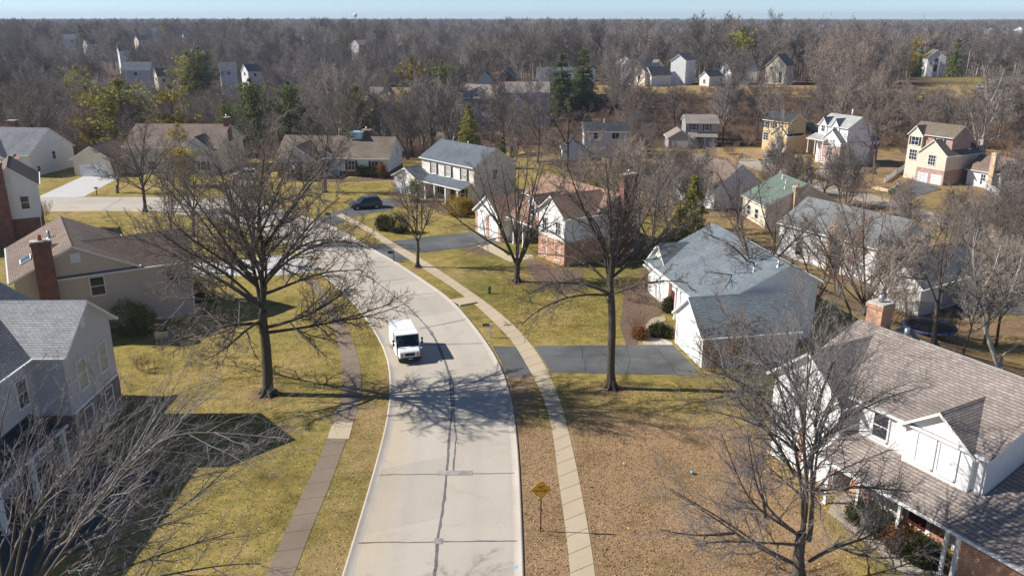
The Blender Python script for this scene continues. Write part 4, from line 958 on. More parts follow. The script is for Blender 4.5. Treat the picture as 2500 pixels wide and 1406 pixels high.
T1 = hero('largest bare tree, wide crown over the lawn between the tan house and the delivery van', (655, 962),
  [(653, 900), (648, 840), (643, 790), (640, 760)],
  [([(640, 765), (625, 690), (612, 620), (575, 540), (545, 450), (525, 380)], 1.0), ([(640, 765), (641, 690), (640, 600), (634, 520), (640, 430), (648, 340)], -1.0),
   ([(638, 750), (570, 700), (500, 665), (430, 625), (365, 590), (310, 570)], 2.5), ([(641, 700), (690, 640), (760, 600), (840, 580), (905, 610)], 2.0),
   ([(648, 800), (720, 782), (800, 745), (865, 695)], -2.5), ([(650, 812), (760, 797), (860, 775), (950, 745)], -1.0),
   ([(640, 790), (565, 790), (485, 815), (410, 840)], -3.5), ([(625, 690), (572, 620), (505, 530), (445, 440)], -3), ([(640, 610), (700, 520), (755, 440), (790, 395)], 3),
   ([(615, 625), (660, 510), (700, 410), (722, 340)], 4), ([(620, 660), (530, 600), (450, 520), (395, 430)], 4.5), ([(640, 640), (600, 540), (590, 440), (580, 350)], 5),
   ([(641, 720), (720, 690), (800, 660), (880, 660)], 5), ([(640, 740), (560, 730), (470, 730), (380, 720)], 4), ([(641, 690), (700, 620), (760, 540), (830, 480)], -3.5),
   ([(630, 700), (560, 640), (470, 590), (400, 520)], -4.5), ([(640, 780), (600, 800), (560, 850), (500, 880)], -4.5)],
  .42, .30, 11, tb='bark_dark', nk=15, fill=.55, nch=(10, 14, 11, 7), rmin=(.1, .03, .017, .0125, .0105))
T2 = hero('bare tree with tall straight dark trunk between the two lawns by the asphalt drive', (1493, 948),
  [(1492, 860), (1491, 780), (1490, 700)],
  [([(1490, 710), (1478, 640), (1466, 565), (1405, 490), (1345, 440)], 1.5), ([(1490, 710), (1506, 600), (1535, 500), (1560, 410)], 0), ([(1490, 690), (1495, 590), (1490, 480), (1478, 385)], -1.5),
   ([(1485, 715), (1420, 685), (1350, 690), (1285, 715)], -2.5), ([(1492, 680), (1570, 610), (1640, 565), (1690, 530)], 1.5), ([(1480, 650), (1410, 610), (1340, 560), (1290, 540)], 3),
   ([(1500, 640), (1560, 560), (1610, 470), (1640, 410)], 3), ([(1475, 610), (1430, 530), (1400, 450), (1380, 390)], -3), ([(1490, 720), (1400, 720), (1320, 750), (1270, 790)], -3.5),
   ([(1492, 720), (1560, 690), (1630, 680), (1680, 690)], -3), ([(1490, 700), (1440, 640), (1360, 620), (1300, 620)], 4)],
  .33, .25, 12, tb='bark_dark', nk=12, fill=.5, nch=(10, 12, 8, 6), rmin=(.1, .03, .017, .0125, .0105))
T3 = hero('small forked bare tree with whitish foot in the grass strip beside the pavement', (1020, 652),
  [(1021, 620), (1020, 590)],
  [([(1020, 592), (1010, 540), (1002, 490), (985, 440)], .6), ([(1020, 592), (1034, 560), (1049, 525), (1060, 480)], -.6), ([(1019, 575), (1016, 520), (1022, 470), (1020, 435)], 1),
   ([(1014, 570), (985, 535), (955, 515)], -1), ([(1016, 540), (990, 490), (960, 450)], 1.5), ([(1030, 560), (1030, 510), (1040, 450)], 1.5)],
  .20, .16, 13, tb='bark_dark', nk=11, nch=(8, 8, 7, 5))
T4 = hero('several-stemmed bare tree on the lawn before the brick and white stucco house', (1262, 688),
  [(1262, 660), (1262, 648)],
  [([(1262, 650), (1240, 600), (1218, 540), (1200, 470), (1180, 390)], .8), ([(1262, 650), (1262, 560), (1256, 460), (1262, 370)], 1.5), ([(1264, 650), (1284, 590), (1298, 490), (1325, 370)], -.8),
   ([(1245, 620), (1185, 585), (1120, 540), (1068, 490)], -1.5), ([(1225, 560), (1180, 500), (1140, 440)], 2), ([(1275, 610), (1310, 560), (1350, 480), (1390, 420)], 2), ([(1262, 600), (1240, 500), (1225, 400)], -2),
   ([(1280, 600), (1320, 560), (1370, 540)], -2), ([(1262, 540), (1285, 440), (1290, 360)], 3)],
  .30, .30, 14, nk=11, lim_r=.62, nch=(8, 10, 7, 6), tb='bark_dark', fill=.4)
b5 = W(1948, 1418)
T5 = hero('bare multi-stemmed tree in front of the large white house, pale lichened bark', b5,
  [(1950, 1370), (1958, 1300)],
  [([(1958, 1305), (1968, 1208), (1951, 1152), (1938, 1060), (1905, 940), (1870, 850)], .8), ([(1975, 1320), (1985, 1230), (1980, 1150), (1995, 1040), (2060, 920), (2125, 840)], 1.5),
   ([(1960, 1300), (1975, 1200), (1965, 1100), (1960, 980), (1985, 860), (1990, 760)], 2.2), ([(1955, 1310), (1880, 1265), (1825, 1225), (1790, 1130), (1760, 1060)], -.8),
   ([(1975, 1370), (2040, 1325), (2150, 1312), (2160, 1240), (2150, 1170)], -1.5), ([(1950, 1380), (1850, 1330), (1750, 1260), (1640, 1190)], -1.6), ([(1940, 1160), (1900, 1080), (1840, 1000), (1790, 930)], 2.2),
   ([(1990, 1100), (2050, 1020), (2140, 960), (2230, 930)], -.5), ([(1985, 1200), (2060, 1180), (2140, 1190), (2230, 1200)], -1.5), ([(1945, 1100), (1870, 1040), (1790, 1010), (1700, 1000)], .5),
   ([(1960, 980), (1900, 860), (1850, 780)], 3), ([(1990, 1040), (2010, 930), (2060, 820)], 4), ([(1960, 1330), (1900, 1330), (1800, 1320), (1700, 1330)], -2.5), ([(2040, 1330), (2080, 1360), (2180, 1370), (2300, 1340)], -2.5),
   ([(1870, 1265), (1850, 1150), (1830, 1060)], 1), ([(1960, 1000), (1880, 900), (1800, 810), (1755, 750)], 1.5), ([(1950, 1100), (1850, 985), (1760, 890), (1690, 850)], .5), ([(1990, 1000), (2040, 870), (2085, 770)], 3), ([(1965, 1050), (1930, 890), (1915, 740)], 2.5), ([(1940, 1060), (1830, 930), (1720, 900)], -1), ([(1790, 1300), (1700, 1310), (1610, 1290)], -2)],
  .30, .24, 15, tb='bark', tc='twig_cold', nk=13, fill=.45, ratio=.44, lim_r=.5, tip=.016, nch=(10, 12, 11, 7), rmin=(.1, .02, .010, .0065, .005))
b6 = (-20.3, 27.0, 0)
T6 = hero('bare tree in the lower left corner, branches fanning over the dark lawn', b6,
  [(30, 1560), (40, 1500)],
  [([(40, 1500), (150, 1300), (250, 1175), (370, 1100), (500, 1075), (640, 1090)], 5), ([(40, 1500), (100, 1350), (170, 1210), (230, 1060), (255, 930)], 6), ([(45, 1500), (200, 1360), (350, 1290), (500, 1200), (590, 1100)], 4),
   ([(20, 1500), (30, 1300), (60, 1110), (85, 960)], 5), ([(60, 1500), (250, 1400), (420, 1345), (570, 1300)], 2), ([(30, 1480), (95, 1250), (125, 1090), (165, 930)], 7), ([(40, 1490), (180, 1270), (320, 1130), (430, 1010), (480, 960)], 8),
   ([(20, 1480), (-20, 1250), (0, 1050), (30, 930)], 6), ([(60, 1500), (230, 1330), (330, 1230), (430, 1170), (560, 1150)], 6), ([(0, 1450), (60, 1280), (130, 1180), (200, 1120), (330, 1010)], 4), ([(50, 1500), (300, 1420), (470, 1390), (640, 1370)], 1),
   ([(30, 1470), (60, 1260), (190, 1130), (310, 980)], 2), ([(120, 1400), (260, 1270), (400, 1200), (520, 1130)], 3)],
  .24, .2, 16, tc='twig_cold', nk=15, lim_r=.56, tip=.016, ratio=.36, fill=.15, nch=(10, 12, 8, 5), ang=(45, 34, 34, 36), rmin=(.1, .02, .010, .0065, .005))
for lab, base, trunk, limbs, r0, seed, kw in (
  ('bare tree with two leaning grey stems rising behind the blue-grey roof', (1860, 790), [(1858, 740), (1857, 725)],
   [([(1857, 728), (1835, 650), (1815, 590), (1800, 500)], 0), ([(1857, 728), (1885, 660), (1892, 600), (1895, 500)], 1), ([(1835, 650), (1790, 600), (1720, 570)], -2), ([(1888, 640), (1950, 580), (2010, 520)], 1), ([(1818, 600), (1770, 520), (1740, 470)], 2), ([(1890, 620), (1930, 540), (1960, 470)], 3), ([(1845, 690), (1790, 670), (1720, 665)], -3), ([(1892, 590), (1860, 520), (1850, 450)], -2)], .22, 21, dict(tb='bark')),
  ('dense bushy bare tree with many upright stems right of the blue-grey roof', (2110, 770), [(2112, 745)],
   [([(2112, 750), (2080, 680), (2040, 600), (2000, 520)], 0), ([(2112, 750), (2110, 660), (2105, 580), (2110, 480)], 1), ([(2112, 750), (2150, 670), (2200, 600), (2260, 520)], 0), ([(2112, 750), (2060, 700), (2000, 640), (1960, 590)], 2), ([(2112, 750), (2140, 650), (2150, 560), (2180, 470)], -2), ([(2112, 750), (2090, 640), (2070, 550), (2050, 480)], -2), ([(2112, 750), (2170, 700), (2240, 650), (2300, 600)], 2)], .26, 22, dict(lim_r=.6, tc='twig_warm')),
  ('straight-trunked bare tree standing beside the trampoline', (2280, 842), [(2284, 780), (2290, 735)],
   [([(2290, 740), (2300, 680), (2310, 620), (2330, 540)], 0), ([(2288, 745), (2270, 690), (2240, 640), (2220, 580)], 1), ([(2290, 720), (2340, 670), (2380, 610)], -1), ([(2300, 690), (2290, 610), (2280, 530)], 2), ([(2260, 680), (2220, 680), (2170, 670)], -2), ([(2310, 640), (2360, 570), (2390, 500)], 2)], .24, 23, dict()),
  ('crooked pale-barked bare tree at the right edge beside the white house roof', (2440, 905), [(2425, 870), (2405, 800), (2390, 740)],
   [([(2392, 745), (2385, 680), (2370, 620), (2380, 560)], 0), ([(2405, 800), (2450, 760), (2480, 690), (2500, 620)], 1), ([(2390, 730), (2340, 700), (2310, 660)], -1), ([(2430, 880), (2470, 850), (2520, 820)], -1), ([(2390, 720), (2430, 660), (2440, 600)], 1)], .2, 24, dict(tb='bark_white', tc='twig_pale')),
  ('bare lawn tree before the long ranch house', (794, 470), [(793, 440), (791, 415)],
   [([(791, 418), (775, 370), (750, 330), (730, 300)], 0), ([(791, 418), (797, 360), (800, 310), (805, 270)], 1), ([(791, 418), (815, 380), (840, 340), (870, 310)], -1), ([(793, 430), (745, 400), (705, 375)], 1), ([(792, 425), (830, 400), (860, 380)], 2), ([(797, 370), (770, 320), (760, 280)], 3)], .26, 25, dict(tb='bark')),
  ('bare street tree standing on the near verge of the far left street', (355, 517), [(352, 480), (348, 455)],
   [([(348, 458), (330, 400), (310, 350), (300, 300)], 0), ([(348, 458), (350, 390), (352, 330), (360, 290)], 1), ([(348, 458), (385, 400), (420, 360), (450, 330)], -1), ([(350, 465), (300, 440), (250, 430)], 1), ([(350, 470), (400, 440), (440, 420)], 2), ([(348, 430), (290, 390), (240, 370)], -2)], .26, 26, dict(tb='bark')),
  ('small bare tree beside the dark mailbox on the far side of the bend', (287, 472), [(287, 445)],
   [([(287, 448), (275, 410), (262, 370)], 0), ([(287, 448), (290, 400), (295, 350)], 1), ([(287, 448), (305, 410), (325, 375)], -1), ([(287, 440), (255, 420), (225, 410)], 1)], .16, 27, dict(tb='bark')),
  ('bare tree on the lawn above the pale concrete driveway, thin upright stems', (472, 578), [(472, 540), (471, 515)],
   [([(471, 518), (455, 460), (440, 400)], 0), ([(471, 518), (475, 450), (470, 380)], 1), ([(471, 518), (500, 460), (530, 410)], 1), ([(471, 520), (430, 480), (400, 460)], -1)], .2, 28, dict()),
  ('slender bare tree beside the brown garage roof of the tan house', (417, 606), [(417, 565), (416, 540)],
   [([(416, 545), (400, 480), (390, 420)], 0), ([(416, 545), (425, 470), (420, 400)], 1), ([(416, 545), (440, 490), (465, 450)], 1)], .18, 29, dict()),
  ('spreading bare tree at the inner corner of the bend', (620, 598), [(620, 560), (618, 540)],
   [([(618, 545), (600, 480), (585, 420)], 0), ([(618, 545), (630, 480), (650, 420), (660, 370)], 1), ([(618, 545), (560, 500), (520, 470)], 1), ([(620, 550), (670, 500), (700, 460)], -1), ([(618, 540), (615, 460), (600, 380)], 2)], .22, 30, dict(tb='bark_dark')),
  ('pale-trunked bare tree in front of the yellow gabled house', (1905, 412), [(1906, 370), (1907, 340)],
   [([(1907, 345), (1895, 310), (1880, 270)], 0), ([(1907, 345), (1912, 300), (1915, 255)], 1), ([(1907, 345), (1925, 310), (1950, 275)], 0), ([(1907, 350), (1880, 320), (1860, 300)], 1)], .26, 31, dict(tb='bark_white')),
  ('bare tree on the golden lawn right of the white gable over pink brick', (2135, 425), [(2136, 390), (2137, 365)],
   [([(2137, 368), (2125, 330), (2110, 290)], 0), ([(2137, 368), (2142, 320), (2150, 270)], 1), ([(2137, 368), (2160, 330), (2190, 300)], 0), ([(2137, 370), (2110, 350), (2085, 335)], 1)], .3, 32, dict()),
  ('bare multi-stemmed tree before the white gable over pink brick', (2072, 458), [(2072, 435)],
   [([(2072, 438), (2050, 400), (2035, 350)], 0), ([(2072, 438), (2075, 390), (2070, 340)], 1), ([(2072, 438), (2100, 400), (2125, 370)], 0), ([(2072, 438), (2030, 415), (1995, 400)], 1), ([(2072, 438), (2110, 420), (2140, 415)], -1)], .26, 33, dict(lim_r=.6)),
  ('tall pale tree with twin trunks right of the cream gabled house', (2388, 442), [(2396, 380), (2402, 330)],
   [([(2402, 335), (2410, 280), (2405, 220), (2410, 170)], 0), ([(2392, 400), (2380, 330), (2370, 270), (2350, 210)], 1), ([(2404, 320), (2440, 270), (2470, 220)], 1), ([(2404, 310), (2375, 260), (2340, 230)], -1), ([(2408, 270), (2440, 210), (2450, 170)], 2), ([(2400, 350), (2440, 330), (2480, 320)], -1)], .34, 34, dict(tb='bark_white')),
  ('broad bare tree right of the tall dark trunk, behind the brick and white stucco house', (1590, 640), [(1590, 600)],
   [([(1590, 605), (1560, 540), (1540, 460), (1530, 390)], 0), ([(1590, 605), (1600, 520), (1605, 440), (1620, 370)], 1), ([(1590, 605), (1640, 540), (1680, 470)], 0), ([(1590, 605), (1540, 580), (1500, 560)], 1)], .26, 35, dict(lim_r=.6)),
  ('bare tree with slanting limbs left of the green roof', (1800, 560), [(1800, 520)],
   [([(1800, 525), (1770, 460), (1740, 400)], 0), ([(1800, 525), (1805, 450), (1800, 390)], 1), ([(1800, 525), (1850, 470), (1890, 420)], 0), ([(1800, 525), (1740, 500), (1700, 480)], 1)], .24, 36, dict(lim_r=.6)),
  ('bare forked tree right of the porch house, before the low white house', (1385, 420), [(1386, 380), (1386, 350)],
   [([(1386, 355), (1360, 310), (1340, 280)], 0), ([(1386, 355), (1388, 300), (1390, 250)], 1), ([(1386, 355), (1420, 310), (1440, 270)], 0), ([(1386, 360), (1340, 340), (1310, 330)], 1)], .3, 37, dict()),
  ):
    hero(lab, base, trunk, limbs, r0, r0*.78, seed, nk=15 if base[0] < 900 else 11, fill=.8 if base[0] < 900 else .5, nch=(8, 9, 8, 6), rmin=(.1, .03, .018, .0135, .0115), **kw)

# generic bare trees of the woods: a few kinds, copied
def wood_kind(seed, h=15, multi=False, n0=13):
    t = Tree(seed, nch=(n0, 12, 10, 6), rmin=(.1, .04, .024, .017, .014), segs=(7, 5, 3, 2, 2), ang=(46, 45, 45, 42), up=(.02, .12, .08, .05, .03)); q = t.q
    if multi:
        for i in range(3):
            a = i*2.1+q.random(); t.grow(Vector((.15*math.cos(a), .15*math.sin(a), -.4)), Vector((.28*math.cos(a), .28*math.sin(a), 1)).normalized(), h*.9, h*.012, 0, .25)
    else:
        t.grow(Vector((0, 0, -.4)), Vector((q.gauss(0, .04), q.gauss(0, .04), 1)).normalized(), h*.95, h*.0155, 0, .2)
    return t
kinds = [wood_kind(50+i, 15, i in (2, 5), (12, 14, 7, 16, 11, 7)[i]).meshes(3, 'bark_far', 'twig_far') for i in range(6)]
syc = wood_kind(70, 17, False, 13).meshes(3, 'bark_white', 'twig_pale')
protos = [None]*6
# things the photo shows through or above the woods: photo x, distance, half width, chance that a tree in front is left out, depth of the gap
SIGHT = [(1528, 318, 4, .8, 75), (1581, 312, 3.5, .8, 75), (1657, 316, 7, .9, 80), (1720, 312, 4, .85, 75), (1775, 325, 6, .6, 60), (1897, 318, 8, 1, 90), (1230, 288, 9, .85, 80), (1216, 262, 9, .85, 70), (1073, 265, 9, .85, 70),
  (940, 272, 7, .7, 55), (2292, 395, 7, .95, 150), (1372, 275, 4, .9, 110), (1425, 280, 4, .9, 110), (1143, 168, 5, 1, 60), (2342, 385, 5, .95, 150), (2245, 380, 5, .9, 150), (285, 178, 8, .85, 30), (205, 182, 5, .8, 30), (412, 172, 6, .9, 30),
  (608, 176, 7, .9, 30), (700, 180, 5, .9, 30), (868, 172, 6, .85, 30), (1003, 255, 5, .8, 60), (1078, 262, 5, .9, 60), (480, 330, 6, .8, 80), (452, 325, 4, .7, 80), (298, 400, 9, .8, 120), (1475, 200, 8, .95, 75), (1716, 218, 7, .95, 75), (1905, 208, 7, .95, 55), (2045, 190, 8, .95, 48), (2270, 165, 9, .95, 50), (2460, 158, 5, .6, 60), (1697, 96, 4, 1, 30), (1920, 133, 8, .9, 45), (1740, 148, 8, .75, 40), (2100, 108, 8, .6, 40), (2225, 86, 5, .7, 25)]
def sight(x, y, q):
    for px, Y, hw, pr, dep in SIGHT:
        if Y-dep < y < Y-1.5:
            sx_ = (px-1250)/FP*(Y*math.cos(PIT)+(CH)*math.sin(PIT))*y/Y
            if abs(x-sx_) < hw+(5.5 if Y > 200 else 3) and q.random() < min(1, pr+.12): return True
    return False
boxes = []                                        # footprints kept free of trees: houses
for o in list(bpy.data.objects):
    if o.name.startswith('house') and o.parent is None:
        bpy.context.view_layer.update()
        xs, ys = [], []
        for c in o.children:
            if c.type == 'MESH' and c.name.startswith(('wall', 'roof')):
                for v in c.bound_box:
                    w_ = Matrix.Translation(o.location) @ Matrix.Rotation(o.rotation_euler.z, 4, 'Z') @ Vector(v); xs.append(w_.x); ys.append(w_.y)
        if xs: boxes.append((min(xs)-2.5, max(xs)+2.5, min(ys)-2.5, max(ys)+2.5))
def free(x, y, front=0.0):
    for a, b, c, d in boxes:
        if a < x < b and c-front < y < d: return False
    return True
keep = []                                          # where the photo shows open ground or a clear look at something
def openview(x, y):
    return any((x-a)**2+(y-b)**2 < r*r for a, b, r in keep)
for q in ((1880, 380, 9), (2020, 420, 10), (2270, 460, 14), (2200, 470, 9), (2420, 200, 24), (2300, 185, 24), (2470, 190, 24), (2370, 225, 14), (2420, 470, 8), (1505, 345, 10)):
    p = gp(q[0], q[1]); keep.append((p[0], p[1], q[2]))
zones = [ # x0,x1,y0,y1, count, spacing, label, group, front clearance
 (-150, -22, 160, 215, 46, 9.5, 'bare grey-brown tree in the valley wood behind the left-hand houses', 'bare trees behind the left-hand houses', 0),
 (-22, 8, 158, 240, 20, 9, 'bare tree in the wood between the porch house and the grey house with brick gable', 'bare trees behind the porch house', 8),
 (8, 60, 224, 300, 34, 7.5, 'bare tree on the brown wooded slope below the white ridge houses', 'bare trees below the ridge houses', 6),
 (60, 150, 215, 330, 62, 9.5, 'bare tree of the wood right of the ridge houses, above the lower street', 'bare trees above the lower street', 0),
 (-175, -22, 215, 300, 48, 11, 'bare tree further down the left valley, beyond the first row of valley trees', 'bare trees deeper in the left valley', 0),
 (12, 66, 116, 205, 34, 5.5, 'bare tree among the roofs between the porch house and the lower street', 'bare trees among the middle roofs', 2),
 (48, 125, 75, 152, 38, 5.5, 'bare tree on the yards right of the small white gabled house', 'bare trees in the right-hand yards', 3),
 (24, 58, 66, 116, 15, 5.5, 'bare tree crowding round the hidden white house and the small white gabled house', 'bare trees round the hidden white house', 2),
 (9, 24, 92, 118, 7, 5, 'bare tree in the back yards between the brick house and the pale blue-grey roofs', 'bare trees in the back yards', 1),
]
wood_trees = []
rq = random.Random(99)
for (x0, x1, y0, y1, cnt, sp, lab, grp, fc) in zones:
    got = []; tries = 0
    while len(got) < cnt and tries < 6000:
        tries += 1; x, y = rq.uniform(x0, x1), rq.uniform(y0, y1)
        if abs(x) > 0.66*y+6 or not free(x, y, fc) or openview(x, y) or sight(x, y, rq): continue
        if any((x-a)**2+(y-b)**2 < sp*sp for a, b in got): continue
        got.append((x, y))
    for x, y in got:
        i = rq.randrange(6); s = rq.uniform(.66, 1.06) if y < 215 else rq.uniform(.78, 1.22)
        if y0 < 130: s *= .68
        if protos[i] is None:
            protos[i] = o = put_tree('bare_tree', kinds[i], (x, y, tz(x, y)), rq.uniform(0, 6.28), s, lab, 'tree', grp)
        else:
            o = copy_tree(protos[i]); o.location = (x, y, tz(x, y)); o.rotation_euler.z = rq.uniform(0, 6.28); tag(o, lab, 'tree', grp)
        z_ = s*rq.uniform(.85, 1.1); o.scale = (s*rq.uniform(.85, 1.15), s*rq.uniform(.85, 1.15), z_); wood_trees.append(o)
sp0 = None
for px, py, Y, s in ((800, 300, 178, 1.05), (825, 310, 172, .95), (1105, 330, 205, 1.0), (1085, 300, 225, 1.1), (1030, 285, 240, 1.1)):
    x, y, _ = at(px, py, Y)
    if sp0 is None: sp0 = o = put_tree('sycamore_tree', syc, (x, y, tz(x, y)))
    else: o = copy_tree(sp0)
    o.location = (x, y, tz(x, y)); o.rotation_euler.z = px; o.scale = (s, s, s)
    tag(o, 'white-barked bare sycamore behind the ranch house' if px < 900 else 'white-barked bare sycamore between the ranch-house wood and the yellow-green spruce', 'tree', 'white sycamores in the valley')
# ---------------------------------------------------------------- evergreens and shrubs
mt['needle'] = m_leaf('spruce_needles', (0.10, 0.135, 0.044, 1), (0.24, 0.265, 0.07, 1))
mt['needle_olive'] = m_leaf('pine_needles', (0.21, 0.21, 0.042, 1), (0.47, 0.42, 0.085, 1))
mt['needle_yellow'] = m_leaf('yellow_pine_needles', (0.24, 0.19, 0.028, 1), (0.50, 0.38, 0.06, 1))
mt['needle_lime'] = m_leaf('lime_spruce_needles', (0.17, 0.18, 0.035, 1), (0.40, 0.38, 0.08, 1))
mt['boxwood'] = m_leaf('boxwood_leaves', (0.035, 0.042, 0.012, 1), (0.085, 0.085, 0.022, 1))
mt['gold_leaf'] = m_leaf('golden_cypress_leaves', (0.28, 0.19, 0.02, 1), (0.50, 0.34, 0.04, 1))
mt['russet'] = m_leaf('russet_leaves', (0.17, 0.075, 0.028, 1), (0.30, 0.15, 0.06, 1))
def tris(C, D, size, rs, n):
    """n small leaf faces around every centre; D: spread per centre"""
    C = np.repeat(C, n, 0); D = np.repeat(D, n, 0); m = len(C)
    P = C+rs.normal(0, 1, (m, 3))*D[:, None]
    a = rs.normal(0, 1, (m, 3)); a /= np.linalg.norm(a, axis=1, keepdims=True)
    b = np.cross(a, rs.normal(0, 1, (m, 3))); b /= np.linalg.norm(b, axis=1, keepdims=True)+1e-9
    s = size*rs.uniform(.6, 1.4, (m, 1))
    V = np.stack([P-a*s, P+a*s, P+b*s*.75], 1).reshape(-1, 3)
    return V, np.arange(m*3).reshape(-1, 3)
def leaf_mesh(name, parts, mat):
    V = np.concatenate([p[0] for p in parts]); off = 0; F = []
    for p in parts: F.append(p[1]+off); off += len(p[0])
    me = raw_mesh(name, V, None, np.concatenate(F)); me.materials.append(mt[mat]); return me
def conifer(seed, h, r, mat, style='spruce', size=.2, dens=1.0, clear=.06):
    rs = np.random.RandomState(seed); t = Tree(seed); tr = [([Vector((0, 0, -.4)), Vector((0, 0, h*.5)), Vector((rs.normal(0, .1), rs.normal(0, .1), h*.97))], [h*.017, h*.011, .03])]
    C, D = [], []
    nw = int(h/(.42 if style == 'spruce' else .75))
    for i in range(nw):
        f = clear+(1-clear)*(i+rs.rand()*.6)/nw
        if style == 'spruce': rad = r*(1-f)**.85*rs.uniform(.75, 1.12)+.15; nb = 7; droop = -.28+.45*f
        else: rad = r*(math.sin(math.pi*min(1, (f*.92+.12)))**.55)*rs.uniform(.55, 1.15)*(1 if f < .85 else .75); nb = 5; droop = .12+.5*f
        if rs.rand() < .10: continue
        a0 = rs.rand()*6.28
        for j in range(nb):
            az = a0+j*6.283/nb+rs.normal(0, .25); L = rad*rs.uniform(.6, 1.1); z = h*f
            d = np.array([math.cos(az), math.sin(az), droop+rs.normal(0, .06)]); e = np.array([0, 0, z])
            tr.append(([Vector(e), Vector(e+d*L*.6), Vector(e+d*L)], [.05, .03, .012]))
            k = max(2, int(L/.42*dens))
            s_ = (np.arange(k)+.5)/k; s_ = .18+.85*s_
            cc = e+d*(L*s_)[:, None]; cc[:, 2] += (-.10 if style == 'spruce' else .16)*L*s_**2
            C.append(cc); D.append(np.full(k, .20 if style == 'spruce' else .30)*(.6+.5*(1-s_))*min(1.3, .55+L*.28))
    C = np.concatenate(C); D = np.concatenate(D)
    V0, F0 = tubes(tr, 5); m0 = raw_mesh('trunk', V0, F0, smooth=True); m0.materials.append(mt['bark_dark'])
    return m0, leaf_mesh('crown', [tris(C, D, size, rs, int(10*dens))], mat)
con = {'spruce': conifer(1, 13, 3.6, 'needle'), 'pine': conifer(2, 14, 4.6, 'needle_olive', 'pine', .26), 'ypine': conifer(3, 13, 4.4, 'needle_yellow', 'pine', .26),
       'ospruce': conifer(4, 11, 3.4, 'needle_lime'), 'cedar': conifer(5, 9, 2.4, 'needle_olive', 'spruce', .15, 1.6, .03), 'dpine': conifer(6, 15, 4.0, 'needle', 'pine', .26)}
cp = {}
def put_con(kind, px, py, Y, top, s=1.0, label='', group=None, name='evergreen_tree'):
    """py: where the tip shows; the height follows from the ground at Y"""
    x, y, z = at(px, top, Y); g = tz(x, y); h0 = {'spruce': 13, 'pine': 14, 'ypine': 13, 'ospruce': 11, 'cedar': 9, 'dpine': 15}[kind]; f = (z-g)/h0
    if kind not in cp: cp[kind] = o = put_tree(name, con[kind], (x, y, g))
    else: o = copy_tree(cp[kind]); o.name = name
    o.location = (x, y, g); o.rotation_euler.z = px*.7; o.scale = (f*s*1.15, f*s*1.15, f); tag(o, label, 'tree', group)
    return o
for a in (('spruce', 1372, 0, 275, 125, 1.25, 'left one of two tall dark spruces beside the ridge houses'), ('spruce', 1425, 0, 280, 115, 1.3, 'right one of two tall dark spruces beside the ridge houses'),
          ('ospruce', 1143, 0, 168, 255, 1.0, 'yellow-green spruce behind the porch house'), ('spruce', 2342, 0, 385, 92, 1.0, 'tall dark spruce right of the white gabled house by the far road'),
          ('ypine', 2240, 0, 380, 90, .8, 'yellow-topped pine left of the white gabled house by the far road'), ('spruce', 2252, 0, 374, 112, .7, 'dark spruce merging with the yellow-topped pine'), ('cedar', 1697, 0, 96, 425, 1.0, 'slim pointed dark cedar left of the blue-grey roof'),
          ('cedar', 1660, 0, 92, 500, 1.5, 'broad low dark cedar at the foot of the slim pointed one'), ('pine', 285, 0, 178, 190, 1.5, 'broad yellow-green pine behind the far left houses'), ('ypine', 205, 0, 182, 208, .7, 'small golden pine at the left of the broad yellow-green one'),
          ('ypine', 412, 0, 172, 205, 1.0, 'golden-green pine standing alone right of the broad pine'), ('dpine', 608, 0, 176, 190, .95, 'dark green pine behind the brown-roofed house'), ('dpine', 700, 0, 180, 197, .8, 'dark green pine with rounded crown left of the sycamores'),
          ('pine', 868, 0, 172, 208, .85, 'olive pine behind the ranch house cupola'), ('ypine', 1003, 0, 255, 138, .8, 'olive pine standing above the tan house with dormers'), ('dpine', 1078, 0, 262, 147, .72, 'compact dark pine right of the olive pine above the tan house'),
          ('dpine', 480, 0, 330, 112, 1.0, 'dark tall spruce clump in the wood on the left hillside'), ('pine', 452, 0, 325, 122, .8, 'brownish pine leaning on the dark spruce clump'), ('ypine', 432, 0, 133, 300, .8, 'open olive pine in front of the brown-roofed house'),
          ('pine', 830, 0, 600, 88, .9, 'olive pine beside the long brown house in the far wood'), ('spruce', 192, 0, 640, 58, 1, 'dark spruce beside the blue-roofed hillside house'), ('spruce', 500, 0, 700, 62, .9, 'dark pointed spruce on the left skyline'), ('pine', 400, 0, 760, 58, 1, 'olive pine below the left skyline'),
          ('spruce', 1225, 0, 150, 330, 1.0, 'dark young spruce right of the yellow-green one'), ('dpine', 545, 0, 168, 245, .7, 'dark low pine between the golden-green pine and the dark green one'), ('cedar', 1455, 0, 125, 400, .7, 'greenish cedar among the bare trees behind the brick chimney')):
    put_con(*a)
def shrub_mesh(seed, rx, ry, rz, mat, size=.07, n=2600):
    rs = np.random.RandomState(seed); d = rs.normal(0, 1, (n//9, 3)); d /= np.linalg.norm(d, axis=1, keepdims=True)
    lump = 1+.16*np.sin(d[:, :1]*5+seed)*np.cos(d[:, 1:2]*6+seed*2); f = rs.uniform(.62, 1.0, (len(d), 1))**.5
    C = d*f*lump*np.array([rx, ry, rz]); C[:, 2] = C[:, 2]+rz*.88; C = C[C[:, 2] > .02]
    return leaf_mesh('shrub', [tris(C, np.full(len(C), size*1.6), size, rs, 9)], mat)
def put_shrub(px, py, rx, ry, rz, mat, label, seed, cat='shrub', name='shrub', size=.07, n=2600):
    p = gp(px, py); o = bpy.data.objects.new(name, shrub_mesh(seed, rx, ry, rz, mat, size, n)); col.objects.link(o); o.location = p
    return tag(o, label, cat)
